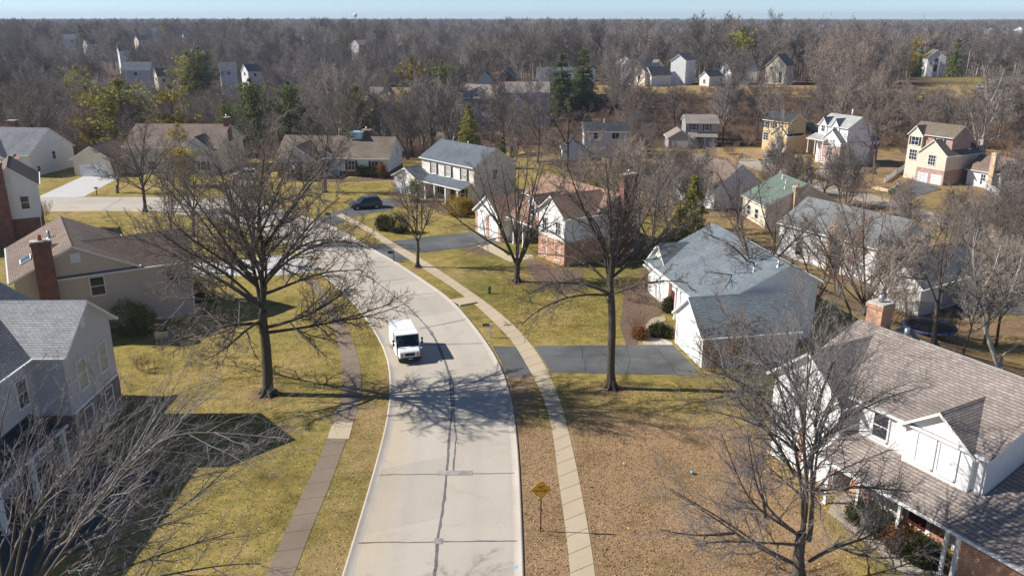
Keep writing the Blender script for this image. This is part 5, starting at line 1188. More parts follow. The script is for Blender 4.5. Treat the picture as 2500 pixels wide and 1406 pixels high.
for i, a in enumerate([(938, 562, 1.0, .9, 1.0, 'boxwood', 'round dark evergreen shrub, left one of the lawn pair'), (975, 568, 1.35, 1.0, 1.15, 'boxwood', 'wider dark evergreen shrub, right one of the lawn pair'),
    (1118, 528, 1.5, 1.2, 1.5, 'gold_leaf', 'large golden yellow shrub before the porch'), (1140, 522, 1.0, .9, 1.1, 'gold_leaf', 'smaller golden shrub beside the garage gable'),
    (885, 431, .95, .8, .9, 'boxwood', 'clipped shrub under the ranch house windows, nearest the entry'), (903, 432, .9, .8, .9, 'boxwood', 'middle clipped shrub under the ranch house windows'), (920, 434, 1.0, .8, .9, 'boxwood', 'clipped shrub under the ranch house windows next to the orange cone shrub'),
    (932, 436, .55, .55, 1.4, 'russet', 'narrow orange-brown cone shrub at the ranch house corner'), (735, 440, .9, .8, .8, 'boxwood', 'low dark shrub under the left ranch gable window'), (752, 441, .8, .8, .7, 'boxwood', 'low dark shrub right under the brick front of the ranch'),
    (1606, 820, .75, .6, .6, 'boxwood', 'low green shrub in the stone-edged bed by the garage'), (1628, 822, .45, .4, .45, 'boxwood', 'smallest green shrub in the stone-edged bed'), (1637, 762, .8, .6, .8, 'boxwood', 'green shrub at the entry of the blue-grey roofed house'), (1562, 826, .6, .55, .55, 'russet', 'bare brownish shrub at the path end'),
    (1013, 492, .8, .8, 1.7, 'needle', 'dark conical shrub at the garage corner of the porch house'), (2105, 1275, .9, .7, .7, 'boxwood', 'green shrub by the walk of the large white house, farther one'), (2150, 1305, .9, .7, .7, 'boxwood', 'green shrub by the walk of the large white house, middle one'), (2200, 1340, .9, .8, .7, 'russet', 'russet leaf-strewn shrub by the walk of the large white house'), (2245, 1370, .9, .8, .7, 'boxwood', 'green shrub by the walk of the large white house, nearest one'),
    (320, 818, 1.5, 1.2, 1.7, 'needle', 'dark yew at the shaded corner of the tan house'), (352, 812, 1.2, 1.0, 1.3, 'needle', 'second dark yew along the shaded wall of the tan house'), (460, 722, 1.4, 1.2, 1.6, 'needle', 'dark evergreen shrub by the tan garage'), (500, 735, 1.2, 1.1, 1.2, 'boxwood', 'dark shrub in the bed right of the tan garage'),
    (1925, 388, 1.2, 1.1, 1.2, 'russet', 'round russet shrub beside the yellow house driveway'), (1968, 385, 2.2, 2, 3.2, 'russet', 'tall russet-leaved bush between the yellow and the pink brick houses'), (1130, 347, .9, .9, .8, 'russet', 'small orange shrub at the foot of the yellow-green spruce'), (2325, 178, 1.8, 1.4, 1.2, 'gold_leaf', 'yellow shrub beside the far white gabled house'), (1876, 357, 1.0, .9, 1.3, 'needle', 'dark round shrub at the yellow house corner'),
    (197, 425, .6, .5, .5, 'russet', 'small orange shrub at the head of the pale driveway'), (2205, 472, .8, .7, .5, 'needle', 'low dark shrub in the stone planter'), (2180, 475, .6, .6, .5, 'needle', 'smaller dark shrub in the stone planter')]):
    put_shrub(*a[:6], a[6], 300+i, size=.08 if a[1] > 600 else .13, n=3600 if a[1] > 600 else 2200)
def twig_shrub(seed, h, n=9):
    t = Tree(seed, nch=(6, 6, 4, 3), rmin=(.02, .012, .009, .008, .008), segs=(5, 4, 3, 2, 2), ang=(38, 38, 40, 40), rat=(.6, .55, .5, .5), maxlev=3); q = t.q
    for i in range(n):
        a = i*GOLD; e = q.uniform(.25, .8); t.grow(Vector((.2*math.cos(a), .2*math.sin(a), -.1)), Vector((e*math.cos(a), e*math.sin(a), 1)).normalized(), h*q.uniform(.75, 1.1), h*.012, 0, .35)
    V, F = tubes(t.P[0]+t.P[1]+t.P[2]+t.P[3], 3); return raw_mesh('twigs', V, F, smooth=True)
tws = [twig_shrub(400+i, 2.4, 10) for i in range(3)]
for m in tws: m.materials.append(mt['twig_warm'])
for i, (px, py, s, lab) in enumerate([(1545, 735, 1.25, 'leafless reddish bush under the gable windows of the blue-grey roofed house'), (1558, 815, .7, 'small bare bush at the bend of the garden path'), (975, 505, .9, 'bare bush before the porch house garage'), (1075, 522, 1.0, 'bare bush left of the golden shrub'),
    (1735, 905, 1.1, 'bare bush at the near corner of the garage by the asphalt drive'), (1765, 900, 1.5, 'bare bush along the side wall of the asphalt drive garage'), (1820, 905, 1.6, 'bare bush between the asphalt drive house and the large white house'), (110, 540, 1.0, 'bare bush behind the brick and white gable'), (1640, 300, 2.0, 'bare thicket bush on the brown slope'), (2360, 390, 2.0, 'bare thicket at the side of the cream gabled house'), (2330, 420, 2.2, 'larger bare thicket downhill of the cream gabled house'), (1030, 372, 1.7, 'bare bush behind the ranch house gable'), (1800, 870, 1.4, 'bare bush behind the asphalt drive garage'), (2160, 800, 1.6, 'brown bush beside the brick chimney of the large white house'), (345, 905, .5, 'small bare bush between two thin garden stakes')]):
    o = bpy.data.objects.new('bare_bush', tws[i % 3]); col.objects.link(o); o.location = gp(px, py); o.rotation_euler.z = i*1.3; o.scale = (s,)*3; tag(o, lab, 'bush')

# ---------------------------------------------------------------- masses nobody could count
def scatter(name, pts, rots, scales, kinds_, mesh_objs, seed=0):
    """one object: instances of mesh_objs on points (geometry nodes)"""
    me = bpy.data.meshes.new(name); n = len(pts); me.vertices.add(n); me.vertices.foreach_set('co', np.asarray(pts, np.float32).ravel())
    a = me.attributes.new('rz', 'FLOAT', 'POINT'); a.data.foreach_set('value', np.asarray(rots, np.float32))
    a = me.attributes.new('sc', 'FLOAT_VECTOR', 'POINT'); a.data.foreach_set('vector', np.asarray(scales, np.float32).ravel())
    a = me.attributes.new('kd', 'INT', 'POINT'); a.data.foreach_set('value', np.asarray(kinds_, np.int32))
    o = bpy.data.objects.new(name, me); col.objects.link(o)
    g = bpy.data.node_groups.new(name, 'GeometryNodeTree')
    g.interface.new_socket('Geometry', in_out='INPUT', socket_type='NodeSocketGeometry'); g.interface.new_socket('Geometry', in_out='OUTPUT', socket_type='NodeSocketGeometry')
    gi, go_ = g.nodes.new('NodeGroupInput'), g.nodes.new('NodeGroupOutput'); jn = g.nodes.new('GeometryNodeJoinGeometry')
    def attr(nm, ty): q = g.nodes.new('GeometryNodeInputNamedAttribute'); q.data_type = ty; q.inputs[0].default_value = nm; return q.outputs[0]
    rz = attr('rz', 'FLOAT'); cx = g.nodes.new('ShaderNodeCombineXYZ'); g.links.new(rz, cx.inputs[2]); s_ = attr('sc', 'FLOAT_VECTOR'); kd = attr('kd', 'INT')
    for i, mo in enumerate(mesh_objs):
        oi = g.nodes.new('GeometryNodeObjectInfo'); oi.inputs['Object'].default_value = mo; oi.inputs['As Instance'].default_value = True
        cmp_ = g.nodes.new('FunctionNodeCompare'); cmp_.data_type = 'INT'; cmp_.operation = 'EQUAL'
        ii = [s for s in cmp_.inputs if s.type == 'INT']; g.links.new(kd, ii[0]); ii[1].default_value = i
        ip = g.nodes.new('GeometryNodeInstanceOnPoints'); g.links.new(gi.outputs[0], ip.inputs['Points']); g.links.new(cmp_.outputs[0], ip.inputs['Selection'])
        g.links.new(oi.outputs['Geometry'], ip.inputs['Instance']); g.links.new(cx.outputs[0], ip.inputs['Rotation']); g.links.new(s_, ip.inputs['Scale'])
        g.links.new(ip.outputs[0], jn.inputs[0])
    g.links.new(jn.outputs[0], go_.inputs[0])
    md = o.modifiers.new('scatter', 'NODES'); md.node_group = g
    return tag(o, kind='stuff')
src = []
for i in range(6):                                   # lighter trees for the far wood: trunk and crown in one mesh
    t = Tree(80+i, nch=(13, 10, 10, 6), rmin=(.1, .055, .03, .021, .018), segs=(5, 4, 2, 2, 2), ang=(46, 46, 46, 44), up=(.02, .12, .08, .05, .03), maxlev=4 if i < 3 else 3)
    t.grow(Vector((0, 0, -.4)), Vector((0, 0, 1)), 14.5, .24, 0, .2)
    a, b_ = t.meshes(3, 'bark_far', 'twig_far')
    va = np.zeros(len(a.vertices)*3, np.float32); a.vertices.foreach_get('co', va); vb = np.zeros(len(b_.vertices)*3, np.float32); b_.vertices.foreach_get('co', vb)
    fa = np.zeros(len(a.loops), np.int32); a.loops.foreach_get('vertex_index', fa); fb = np.zeros(len(b_.loops), np.int32); b_.loops.foreach_get('vertex_index', fb)
    m = raw_mesh('far_wood_tree', np.concatenate([va.reshape(-1, 3), vb.reshape(-1, 3)]), np.concatenate([fa.reshape(-1, 4), fb.reshape(-1, 4)+len(va)//3]), smooth=True)
    m.materials.append(mt['twig_far']); src.append(bpy.data.objects.new('far_wood_tree', m))
src.append(bpy.data.objects.new('far_pine', con['pine'][1])); src.append(bpy.data.objects.new('far_spruce', con['spruce'][1]))
pal = src[4].data.copy(); pal.materials.clear(); pal.materials.append(mt['twig_pale']); src.append(bpy.data.objects.new('far_pale_tree', pal))
rs = np.random.RandomState(5)
def wedge(n, y0, y1, k=0.68, pad=10):
    y = np.sqrt(rs.uniform(y0*y0, y1*y1, n)); x = rs.uniform(-1, 1, n)*(k*y+pad); return x, y
X_, Y_, S_, K_ = [], [], [], []
for y0, y1, area, s in ((298, 470, 105, 1.1), (470, 800, 150, 1.25), (800, 1500, 260, 1.45), (1500, 3000, 600, 1.9), (3000, 6200, 1900, 2.5)):
    n = int(.68*(y1*y1-y0*y0)/area); x, y = wedge(n, y0, y1)
    ok = np.array([free(a, b) and not openview(a, b) and not sight(a, b, rq) for a, b in zip(x, y)]) if y0 < 1100 else np.ones(n, bool)
    if y0 < 330: ok &= ~((x > -10) & (x < 115) & (y < 335)) & (y > np.where(x < -10, 300, 300))
    x, y = x[ok], y[ok]; X_.append(x); Y_.append(y); S_.append(np.full(len(x), s)*rs.choice([.62, .8, .95, 1.1, 1.25], len(x))*rs.uniform(.9, 1.1, len(x)))
    kk = rs.randint(0, 3, len(x)) if s < 1.4 else rs.randint(0, 6, len(x)); u = rs.rand(len(x)); kk[u < .02] = 6; kk[(u > .02) & (u < .035)] = 7; kk[u > .95] = 8; K_.append(kk)
X_, Y_, S_, K_ = map(np.concatenate, (X_, Y_, S_, K_)); Z_ = terr(X_, Y_)
# no tree of the mass may hide the far houses: shorten those right in front of them
hz = [(o.location.x, o.location.y) for o in bpy.data.objects if o.name.startswith('house') and o.parent is None and o.location.y > 330]
for hx, hy in hz:
    t = Y_/hy; S_[(np.abs(X_-hx*t) < 8*t+2) & (Y_ < hy+4) & (Y_ > hy-60-hy*.2)] *= .34
S_ = np.minimum(S_, np.where(Y_ > 380, np.maximum((24.5+rs.normal(0, .9, len(S_))-Z_)/15.2, .35), 9)); sx = np.where(S_ > 1.6, S_*1.25, S_)
scatter('distant_forest', np.stack([X_, Y_, Z_], -1), rs.uniform(0, 6.28, len(X_)), np.stack([sx, sx, np.minimum(S_, 1.45)], -1), K_, src)
# undergrowth of the valley and the rough yards
x, y = wedge(5200, 150, 335, .66, 4)
d = ((x < -8) & (y > 160)) | ((x >= -8) & (y > 205) & (y < 296)) | ((x > 25) & (y < 205) & (rs.rand(len(x)) < .22))
d &= np.array([free(a, b, 5) and not openview(a, b) for a, b in zip(x, y)])
x, y = x[d], y[d]; s = rs.uniform(.5, 1.25, len(x))
so = [bpy.data.objects.new('undergrowth_bush', m) for m in tws]
scatter('undergrowth', np.stack([x, y, terr(x, y)], -1), rs.uniform(0, 6.28, len(x)), np.stack([s*1.2, s*1.2, s], -1), rs.randint(0, 3, len(x)), so)
# fallen leaves and rough grass on the near lawns: one mesh each
def flakes(name, n, fx, mat, size, z, up=False):
    X, Y = fx(n); n = len(X); a = rs.uniform(0, 6.28, n); s = rs.uniform(.6, 1.3, n)*size
    c, q = np.cos(a)*s, np.sin(a)*s; Z = terr(X, Y)
    if up:
        h = rs.uniform(.5, 1.2, n)*z; lx, ly = rs.normal(0, .4, n)*h, rs.normal(0, .4, n)*h
        V = np.stack([np.stack([X-c, Y-q, Z], -1), np.stack([X+c, Y+q, Z], -1), np.stack([X+lx, Y+ly, Z+h], -1)], 1)
    else:
        zz = rs.uniform(.01, z, n); V = np.stack([np.stack([X-c, Y-q, Z+.01], -1), np.stack([X+c, Y+q, Z+zz*.5], -1), np.stack([X-q*.9, Y+c*.9, Z+zz], -1)], 1)
    me = raw_mesh(name, V.reshape(-1, 3), None, np.arange(n*3).reshape(-1, 3)); me.materials.append(mat)
    o = bpy.data.objects.new(name, me); col.objects.link(o); return tag(o, kind='stuff')
RL = np.array(resamp(roadL, 400)); RR = np.array(resamp(roadR, 400)); WL, WR = np.array(resamp(wrL, 300)), np.array(resamp(wrR, 300)); VL, VR = np.array(resamp(wlL, 300)), np.array(resamp(wlR, 300))
def lawn(side, y0, y1):
    def f(n):
        y = rs.uniform(y0**.5, y1**.5, n)**2; x = rs.uniform(-30, 0, n) if side < 0 else rs.uniform(-1, 20, n)
        i_ = lambda L, m=85: np.interp(y, L[L[:, 1] < m][:, 0*0+1], L[L[:, 1] < m][:, 0])
        ok = (x < i_(RL)-.3) & ~((x > i_(VL)-.05) & (x < i_(VR)+.05)) & (np.abs(x) < .66*y) if side < 0 else (x > i_(RR)+.3) & ~((x > i_(WL)-.05) & (x < i_(WR)+.05)) & (x < .5*y)
        ok &= np.array([free(a, b) or True for a, b in zip(x, y)])
        if side > 0: ok &= ~((y > 56.5) & (y < 65.5) & (x > -2))
        return x[ok], y[ok]
    return f
gm = lambda nm, c, c2: (lambda q: q.fin(q.ramp(q.noise(23, 2, .6, q.world()), (.36, c), (.64, c2)), .9, .1))(N(nm))
flakes('fallen_leaves', 6000, lawn(1, 31, 56), gm('fallen_leaf', (.26, .155, .08), (.66, .49, .31)), .06, .05)
flakes('fallen_leaves', 7000, lawn(-1, 31, 75), gm('dry_oak_leaf', (.45, .35, .2), (.66, .54, .34)), .06, .05)
flakes('grass_blades', 20000, lawn(-1, 31, 72), gm('winter_grass', (.25, .195, .055), (.48, .37, .12)), .04, .06, True)
flakes('grass_blades', 36000, lawn(1, 31, 56), gm('dormant_grass', (.30, .205, .115), (.54, .385, .235)), .04, .06, True)
flakes('grass_blades', 20000, lawn(1, 65, 83), gm('green_winter_grass', (.21, .18, .04), (.40, .32, .09)), .045, .06, True)
# ---------------------------------------------------------------- vehicles
mt['van_white'] = m_plain('van_white_paint', (0.84, 0.85, 0.86, 1), 0.35, 0.03, 1.5, 0.5)
mt['tyre'] = m_plain('tyre_rubber', (0.022, 0.022, 0.024, 1), 0.85, 0.2, 8)
mt['amber'] = m_plain('amber_lens', (0.75, 0.20, 0.02, 1), 0.3, 0.05, 3, 0.5)
mt['lens'] = m_plain('headlight_lens', (0.30, 0.33, 0.36, 1), 0.12, 0.1, 3, 0.6)
mt['red_lens'] = m_plain('red_lens', (0.35, 0.015, 0.01, 1), 0.3, 0.1, 3, 0.5)
mt['dash'] = m_plain('dark_plastic', (0.035, 0.036, 0.04, 1), 0.7, 0.15)
def m_clear():
    q = N('clear_glass'); t = q.n('ShaderNodeBsdfTransparent'); t.inputs['Color'].default_value = (.62, .70, .72, 1)
    g = q.n('ShaderNodeBsdfGlossy'); g.inputs['Roughness'].default_value = .04; f = q.n('ShaderNodeFresnel'); f.inputs['IOR'].default_value = 1.5
    m = q.n('ShaderNodeMixShader'); q.l(f.outputs[0], m.inputs[0]); q.l(t.outputs[0], m.inputs[1]); q.l(g.outputs[0], m.inputs[2])
    q.l(m.outputs[0], q.t.nodes['Material Output'].inputs['Surface']); return q.mat
mt['clear'] = m_clear()
def wheel(parent, x, y, r=.34, w=.21):
    b = MB(); s = 1 if y > 0 else -1
    P_ = [(r*.62, -w/2), (r*.94, -w/2), (r, -w/2+.04), (r, w/2-.04), (r*.94, w/2), (r*.62, w/2)]
    def ring(b, prof, m=0):
        b0 = len(b.v); n = 20
        for rr, yy in prof:
            for i in range(n): a = 2*math.pi*i/n; b.v.append((x+rr*math.cos(a), y+yy, r+rr*math.sin(a)))
        for i in range(len(prof)-1):
            for j in range(n):
                k_ = (j+1) % n; b.f.append((b0+i*n+j, b0+i*n+k_, b0+(i+1)*n+k_, b0+(i+1)*n+j)); b.m.append(m); b.sm.append(True)
    ring(b, P_); o = b.build('wheel', mt['tyre'], parent)
    b = MB(); ring(b, [(0, s*w*.32), (r*.3, s*w*.40), (r*.5, s*w*.36), (r*.64, s*w*.48)]); b.build('rim', mt['metal'], o)
th = R(-72.8); van = empty('delivery_van', (-8.88, 62.6, .03), th, 'boxy white right-hand-drive delivery van with amber lamps driving down the street', 'van')
b = MB()
b.box(-1.80, .55, -.95, .95, .42, 2.12); b.build('cargo_body', mt['van_white'], van, bevel=.06)
b = MB()
b.box(.55, 1.62, -.93, .93, 2.03, 2.10)                                         # cab roof and the frame under it
for y0, y1 in ((-.95, -.89), (.89, .95)):
    b.prism([(.552, .42), (1.95, .42), (1.95, 1.22), (1.88, 1.28), (.552, 1.28)], lambda x, z: (x, y0, z), lambda x, z: (x, y1, z))
    b.prism([(1.54, 2.03), (1.64, 2.03), (1.96, 1.26), (1.86, 1.26)], lambda x, z: (x, y0, z), lambda x, z: (x, y1, z)); b.box(.552, .64, y0, y1, 1.285, 2.028)
b.box(.556, 2.0, -.888, .888, .42, .52)
o = b.build('cab', mt['van_white'], van, bevel=.015)
b = MB(); b.box(1.55, 1.88, -.88, .88, .53, 1.2); b.box(.57, .66, -.88, .88, .53, 2.0); b.tube([(1.5, -.45, 1.2), (1.42, -.45, 1.28)], .03, 8)
for a in range(12):
    p = [Vector((1.42+.06*math.sin(t_), -.45+.19*math.cos(t_), 1.28+.19*math.sin(t_))) for t_ in (a*math.pi/6, (a+1)*math.pi/6)]; b.tube(p, .018, 6)
b.box(.75, 1.15, -.72, -.2, .54, .92); b.box(.72, .82, -.72, -.2, .93, 1.5); b.build('cab_interior', mt['dash'], van)
b = MB(); b.prism([(1.64, 2.02), (1.655, 2.02), (1.965, 1.27), (1.95, 1.27)], lambda x, z: (x, -.86, z), lambda x, z: (x, .86, z)); ws = b.build('windscreen', mt['clear'], van)
b = MB()
for y in (-.91, .91): b.prism([(.66, 1.30), (1.82, 1.30), (1.52, 2.0), (.66, 2.0)], lambda x, z: (x, y-.006, z), lambda x, z: (x, y+.006, z))
b.build('side_window', mt['clear'], van)
b = MB(); b.prism([(1.955, .46), (2.70, .46), (2.74, .60), (2.72, .98), (2.60, 1.05), (1.955, 1.21)], lambda x, z: (x, -.80-.06*(2.74-x), z), lambda x, z: (x, .80+.06*(2.74-x), z)); b.build('bonnet', mt['van_white'], van, bevel=.05)
b = MB(); b.box(1.60, 1.70, -.90, .90, 2.035, 2.09); b.build('sun_visor', m_plain('visor_grey', (.45, .52, .58, 1), .5, .05), van)
b = MB(); b.box(2.715, 2.75, -.40, .40, .66, .90)
for i in range(5): b.box(2.745, 2.76, -.39, .39, .68+i*.045, .70+i*.045)
b.build('grille', mt['black'], van)
for s in (-1, 1):
    b = MB(); b.box(2.70, 2.757, s*.64-.11, s*.64+.11, .80, .92); b.build('headlight', mt['lens'], van)
    b = MB(); b.box(2.71, 2.762, s*.64-.11, s*.64+.11, .64, .77); b.build('indicator', mt['amber'], van)
    b = MB(); b.tube([(1.75, s*.95, 1.35), (1.9, s*1.13, 1.4)], .015, 6); b.cbox((1.92, s*1.15, 1.42), (.05, .16, .26)); b.cbox((1.92, s*1.15, 1.72), (.05, .16, .22)); b.build('mirror', mt['dash'], van)
    b = MB(); b.box(-1.822, -1.80, s*.8-.08, s*.8+.08, .7, .95); b.build('tail_light', mt['red_lens'], van)
b = MB(); b.tube([(2.3, .8, 1.02), (2.35, 1.0, 1.12)], .012, 6); b.lathe([(0, 0), (.09, .01), (.1, .03), (0, .05)], (2.35, 1.02, 1.10), 12); b.build('crossview_mirror', mt['metal'], van)
b = MB(); b.box(2.72, 2.86, -.92, .92, .40, .54); b.box(-1.95, -1.80, -.95, .95, .40, .52); b.build('bumper', mt['dash'], van, bevel=.02)
b = MB(); b.box(2.861, 2.868, -.16, .16, .43, .52); b.build('number_plate', mt['lens'], van)
b = MB()
for y in (-.958, .952):
    for x in (-.6, .50): b.box(x, x+.015, y, y+.006, .5, 2.0)
    b.box(-1.7, .5, y, y+.006, 1.18, 1.195)
b.build('panel_seam', mt['dash'], van)
b = MB(); b.box(-1.6, 2.6, -.7, .7, .26, .415); b.build('chassis', mt['black'], van)
b = MB(); b.box(-1.815, -1.80, -.82, .82, .6, 1.95); b.build('rear_door', mt['van_white'], van)
for x, y in ((2.15, .72), (2.15, -.72), (-1.0, .78), (-1.0, -.78)): wheel(van, x, y)
# the driver
def skin_person(name, bones, rad, loc, rz, mats, label):
    me = bpy.data.meshes.new(name); vs, es = [], []
    for ch in bones:
        last = None
        for p in ch:
            key = tuple(round(c, 3) for c in p)
            if key in vs: i = vs.index(key)
            else: vs.append(key); i = len(vs)-1
            if last is not None: es.append((last, i))
            last = i
    me.from_pydata(vs, es, []); o = bpy.data.objects.new(name, me); col.objects.link(o); o.location = loc; o.rotation_euler.z = rz
    sk = o.modifiers.new('skin', 'SKIN')
    if not me.skin_vertices: me.skin_vertices.new()
    for i, d in enumerate(me.skin_vertices[0].data):
        r = rad(vs[i]); d.radius = (r, r); d.use_root = i == 0
    s_ = o.modifiers.new('subdivision', 'SUBSURF'); s_.levels = 1; s_.render_levels = 2
    me.materials.append(mats); return tag(o, label, 'person')
pel, chest, neck = (0, 0, .12), (.05, 0, .50), (.06, 0, .64)
def prad(p):
    if p[2] > .70: return .085
    if p in (pel,): return .15
    if p == chest: return .17
    if p == neck: return .06
    if p[0] > .5 or (p[0] > .3 and p[2] > .3): return .04
    return .065 if p[2] < .3 else .055
bones = [[pel, (.02, 0, .3), chest, neck, (.07, 0, .76), (.08, 0, .84)]]
for s in (-1, 1):
    bones.append([chest, (.05, s*.2, .52), (.16, s*.25, .30), (.42, s*.17, .36), (.48, s*.16, .37)])
    bones.append([pel, (.08, s*.1, .10), (.46, s*.12, .12), (.50, s*.12, -.30), (.62, s*.12, -.34)])
    for j in range(4): bones.append([(.48, s*.16, .37), (.53, s*(.13+.018*j), .38-.01*j), (.55, s*(.13+.018*j), .35)])
    bones.append([(.48, s*.16, .37), (.51, s*.12, .40)])
_prad = prad
def prad(p):
    if p[0] > .505 and p[2] > .3: return .010
    return _prad(p)
def m_driver():
    q = N('driver_skin_and_uniform'); sx = q.n('ShaderNodeSeparateXYZ'); q.l(q.obj(), sx.inputs[0])
    top = q.ramp(sx.outputs[2], (.0, (0.03, 0.035, 0.05)), (.18, (0.30, 0.45, 0.62)), (.62, (0.30, 0.45, 0.62)), (.66, (0.42, 0.26, 0.19)))
    return q.fin(q.mix(q.ramp(sx.outputs[0], (.40, (0, 0, 0)), (.44, (1, 1, 1))), top, (0.42, 0.26, 0.19, 1)), .7)
dl = Matrix.Rotation(th, 4, 'Z') @ Vector((.92, -.46, 0))
dr = skin_person('person', bones, prad, (-8.88+dl.x, 62.6+dl.y, .03+.90), th, m_driver(), 'driver in a light blue shirt at the wheel of the white delivery van')
b = MB(); b.lathe([(0, .16), (.07, .14), (.098, .07), (.10, .0), (.085, -.02)], (.075, 0, .80), 12); b.build('hair', m_plain('dark_hair', (.03, .022, .018, 1), .8, .2), dr)
def car(label, color, loc, heading, L=4.6, Wd=1.86, Hh=1.68, rough=.25, group=None, name='parked_car', suv=True):
    key = 'car_paint_'+name+str(color[0]); m = bpy.data.materials.get(key) or m_plain(key, color, rough, .05, 1, .6)
    r = empty(name, loc, heading, label, 'car', group); h = L/2; bl = Hh*.58
    b = MB(); pr = [(-h+.05, .32), (h-.06, .30), (h, .45), (h-.02, .72), (h-.18, .84), (h-1.15, bl+.02), (h-1.3, bl+.05), (-h+.15, bl+.07), (-h, bl-.05), (-h-.01, .5)]
    b.prism(pr, lambda x, z: (x, -Wd/2, z), lambda x, z: (x, Wd/2, z)); b.build('body', m, r, bevel=.09)
    f0, f1, r0, r1 = h-1.28, h-2.0, -h+.12, -h+(.5 if suv else .9); wb, wt = Wd/2-.06, Wd/2-.24
    b = MB(); vs = [(f0, -wb, bl), (f0, wb, bl), (r0, wb, bl), (r0, -wb, bl), (f1, -wt, Hh-.06), (f1, wt, Hh-.06), (r1, wt, Hh-.06), (r1, -wt, Hh-.06)]
    b.add(vs, [(0, 1, 5, 4), (1, 2, 6, 5), (2, 3, 7, 6), (3, 0, 4, 7)]); b.build('window', mt['glass'], r)
    b = MB(); b.prism([(-wt-.02, Hh-.07), (-wt+.1, Hh), (wt-.1, Hh), (wt+.02, Hh-.07)], lambda y, z: (r1-.02, y, z), lambda y, z: (f1+.02, y, z))
    for s in (-1, 1):
        for (x0, x1) in ((f0, f1), (r0, r1)): b.tube([(x0, s*(wb+.005), bl), (x1, s*(wt+.005), Hh-.05)], .045, 6)
        mx0, mx1 = (f0+r0)/2+.1, (f1+r1)/2+.1; b.tube([(mx0, s*(wb+.004), bl), (mx1, s*(wt+.004), Hh-.05)], .04, 6)
    b.build('roof', m, r)
    if suv:
        for s in (-1, 1):
            b = MB(); b.tube([(r1+.2, s*(wt-.04), Hh+.04), (f1-.2, s*(wt-.04), Hh+.04)], .02, 6); b.build('roof_rail', mt['metal'], r)
    b = MB(); b.box(h-.01, h+.02, -.45, .45, .5, .72); b.build('grille', mt['black'], r)
    for s in (-1, 1):
        b = MB(); b.cbox((h-.08, s*(Wd/2-.28), .74), (.2, .4, .13)); b.build('headlight', mt['lens'], r)
        b = MB(); b.cbox((-h+.04, s*(Wd/2-.2), .9), (.14, .3, .2)); b.build('tail_light', mt['red_lens'], r)
        b = MB(); b.cbox((f0-.1, s*(Wd/2+.08), bl+.1), (.14, .18, .13)); b.build('mirror', m, r)
        for x in (h-.92, -h+.88): wheel(r, x, s*(Wd/2-.10), .35, .23)
    return r
p = gp(893, 508); car('dark blue sport utility car parked on the asphalt drive of the porch house', (.035, .06, .085, 1), p, math.radians(202))
p = gp(1884, 384); car('silver-grey car parked before the yellow gabled house', (.34, .34, .36, 1), p, math.radians(200), suv=True)
p = gp(2447, 742); car('silver people carrier parked by the white lattice panel at the right edge', (.45, .42, .45, 1), p, math.radians(185), 5.0, 1.95, 1.72)
p = gp(2421, 205); car('white car on the far road', (.75, .76, .78, 1), p, math.radians(250), name='distant_car', suv=False)
p = gp(2431, 192); car('dark car on the far road just above the white one', (.05, .04, .055, 1), p, math.radians(230), name='distant_car', suv=False)
p = gp(2391, 217); car('pale car half hidden by poles lower on the far road', (.62, .6, .58, 1), p, math.radians(240), name='distant_car', suv=False)
p = gp(640, 425); car('white car in front of the left ranch gable, hidden behind twigs', (.75, .76, .78, 1), W(598, 436, 0), math.radians(180), suv=True)

# ---------------------------------------------------------------- street furniture
def text(s, size, M, mat, parent, name='lettering', ex=.002):
    c = bpy.data.curves.new(name, 'FONT'); c.body = s; c.size = size; c.extrude = ex; c.align_x = 'CENTER'; c.align_y = 'CENTER'; c.offset = size*.018
    o = bpy.data.objects.new(name, c); col.objects.link(o); o.parent = parent; o.matrix_local = M; c.materials.append(mat)
    bpy.context.view_layer.update(); me = bpy.data.meshes.new_from_object(o.evaluated_get(bpy.context.evaluated_depsgraph_get()))
    col.objects.unlink(o); bpy.data.objects.remove(o); o = bpy.data.objects.new(name, me); col.objects.link(o); o.parent = parent; o.matrix_local = M; return o
sx, sy, _ = W(1320, 1297); sg = empty('road_sign', (sx, sy, 0), 0, 'amber diamond NO OUTLET sign on a dark post in the strip between street and pavement', 'sign')
b = MB(); b.box(-.03, .03, -.01, .05, -.3, 2.95); b.build('sign_post', m_plain('rusty_dark_post', (.055, .045, .04, 1), .7, .3, 5), sg)
amb = m_plain('amber_sign_sheeting', (.86, .43, .035, 1), .5, .06, 4)
hd = .54; zc = 2.58
def dia(h, y0, y1, mtr, nm, hole=None):
    b = MB()
    def rnd_(h): 
        e = h*.08; return [(e, -h+e), (h-e, -e), (h-e, e), (e, h-e), (-e, h-e), (-h+e, e), (-h+e, -e), (-e, -h+e)]
    if hole is None: b.prism(rnd_(h), lambda x, z: (x, y0, zc+z), lambda x, z: (x, y1, zc+z))
    else:
        A_, B_ = rnd_(h), rnd_(hole); n = 8; vs = [(x, y0, zc+z) for x, z in A_+B_]; b.add(vs, [(i, (i+1) % n, n+(i+1) % n, n+i) for i in range(n)])
    return b.build(nm, mtr, sg)
dia(hd, -.035, -.015, amb, 'sign_plate'); dia(hd-.02, -.038, 0, mt['black'], 'sign_border', hd-.035)
Rx = Matrix.Rotation(math.pi/2, 4, 'X')
text('NO', .20, Matrix.Translation((0, -.038, zc+.145)) @ Rx, mt['black'], sg); text('OUTLET', .20, Matrix.Translation((0, -.038, zc-.075)) @ Rx, mt['black'], sg)
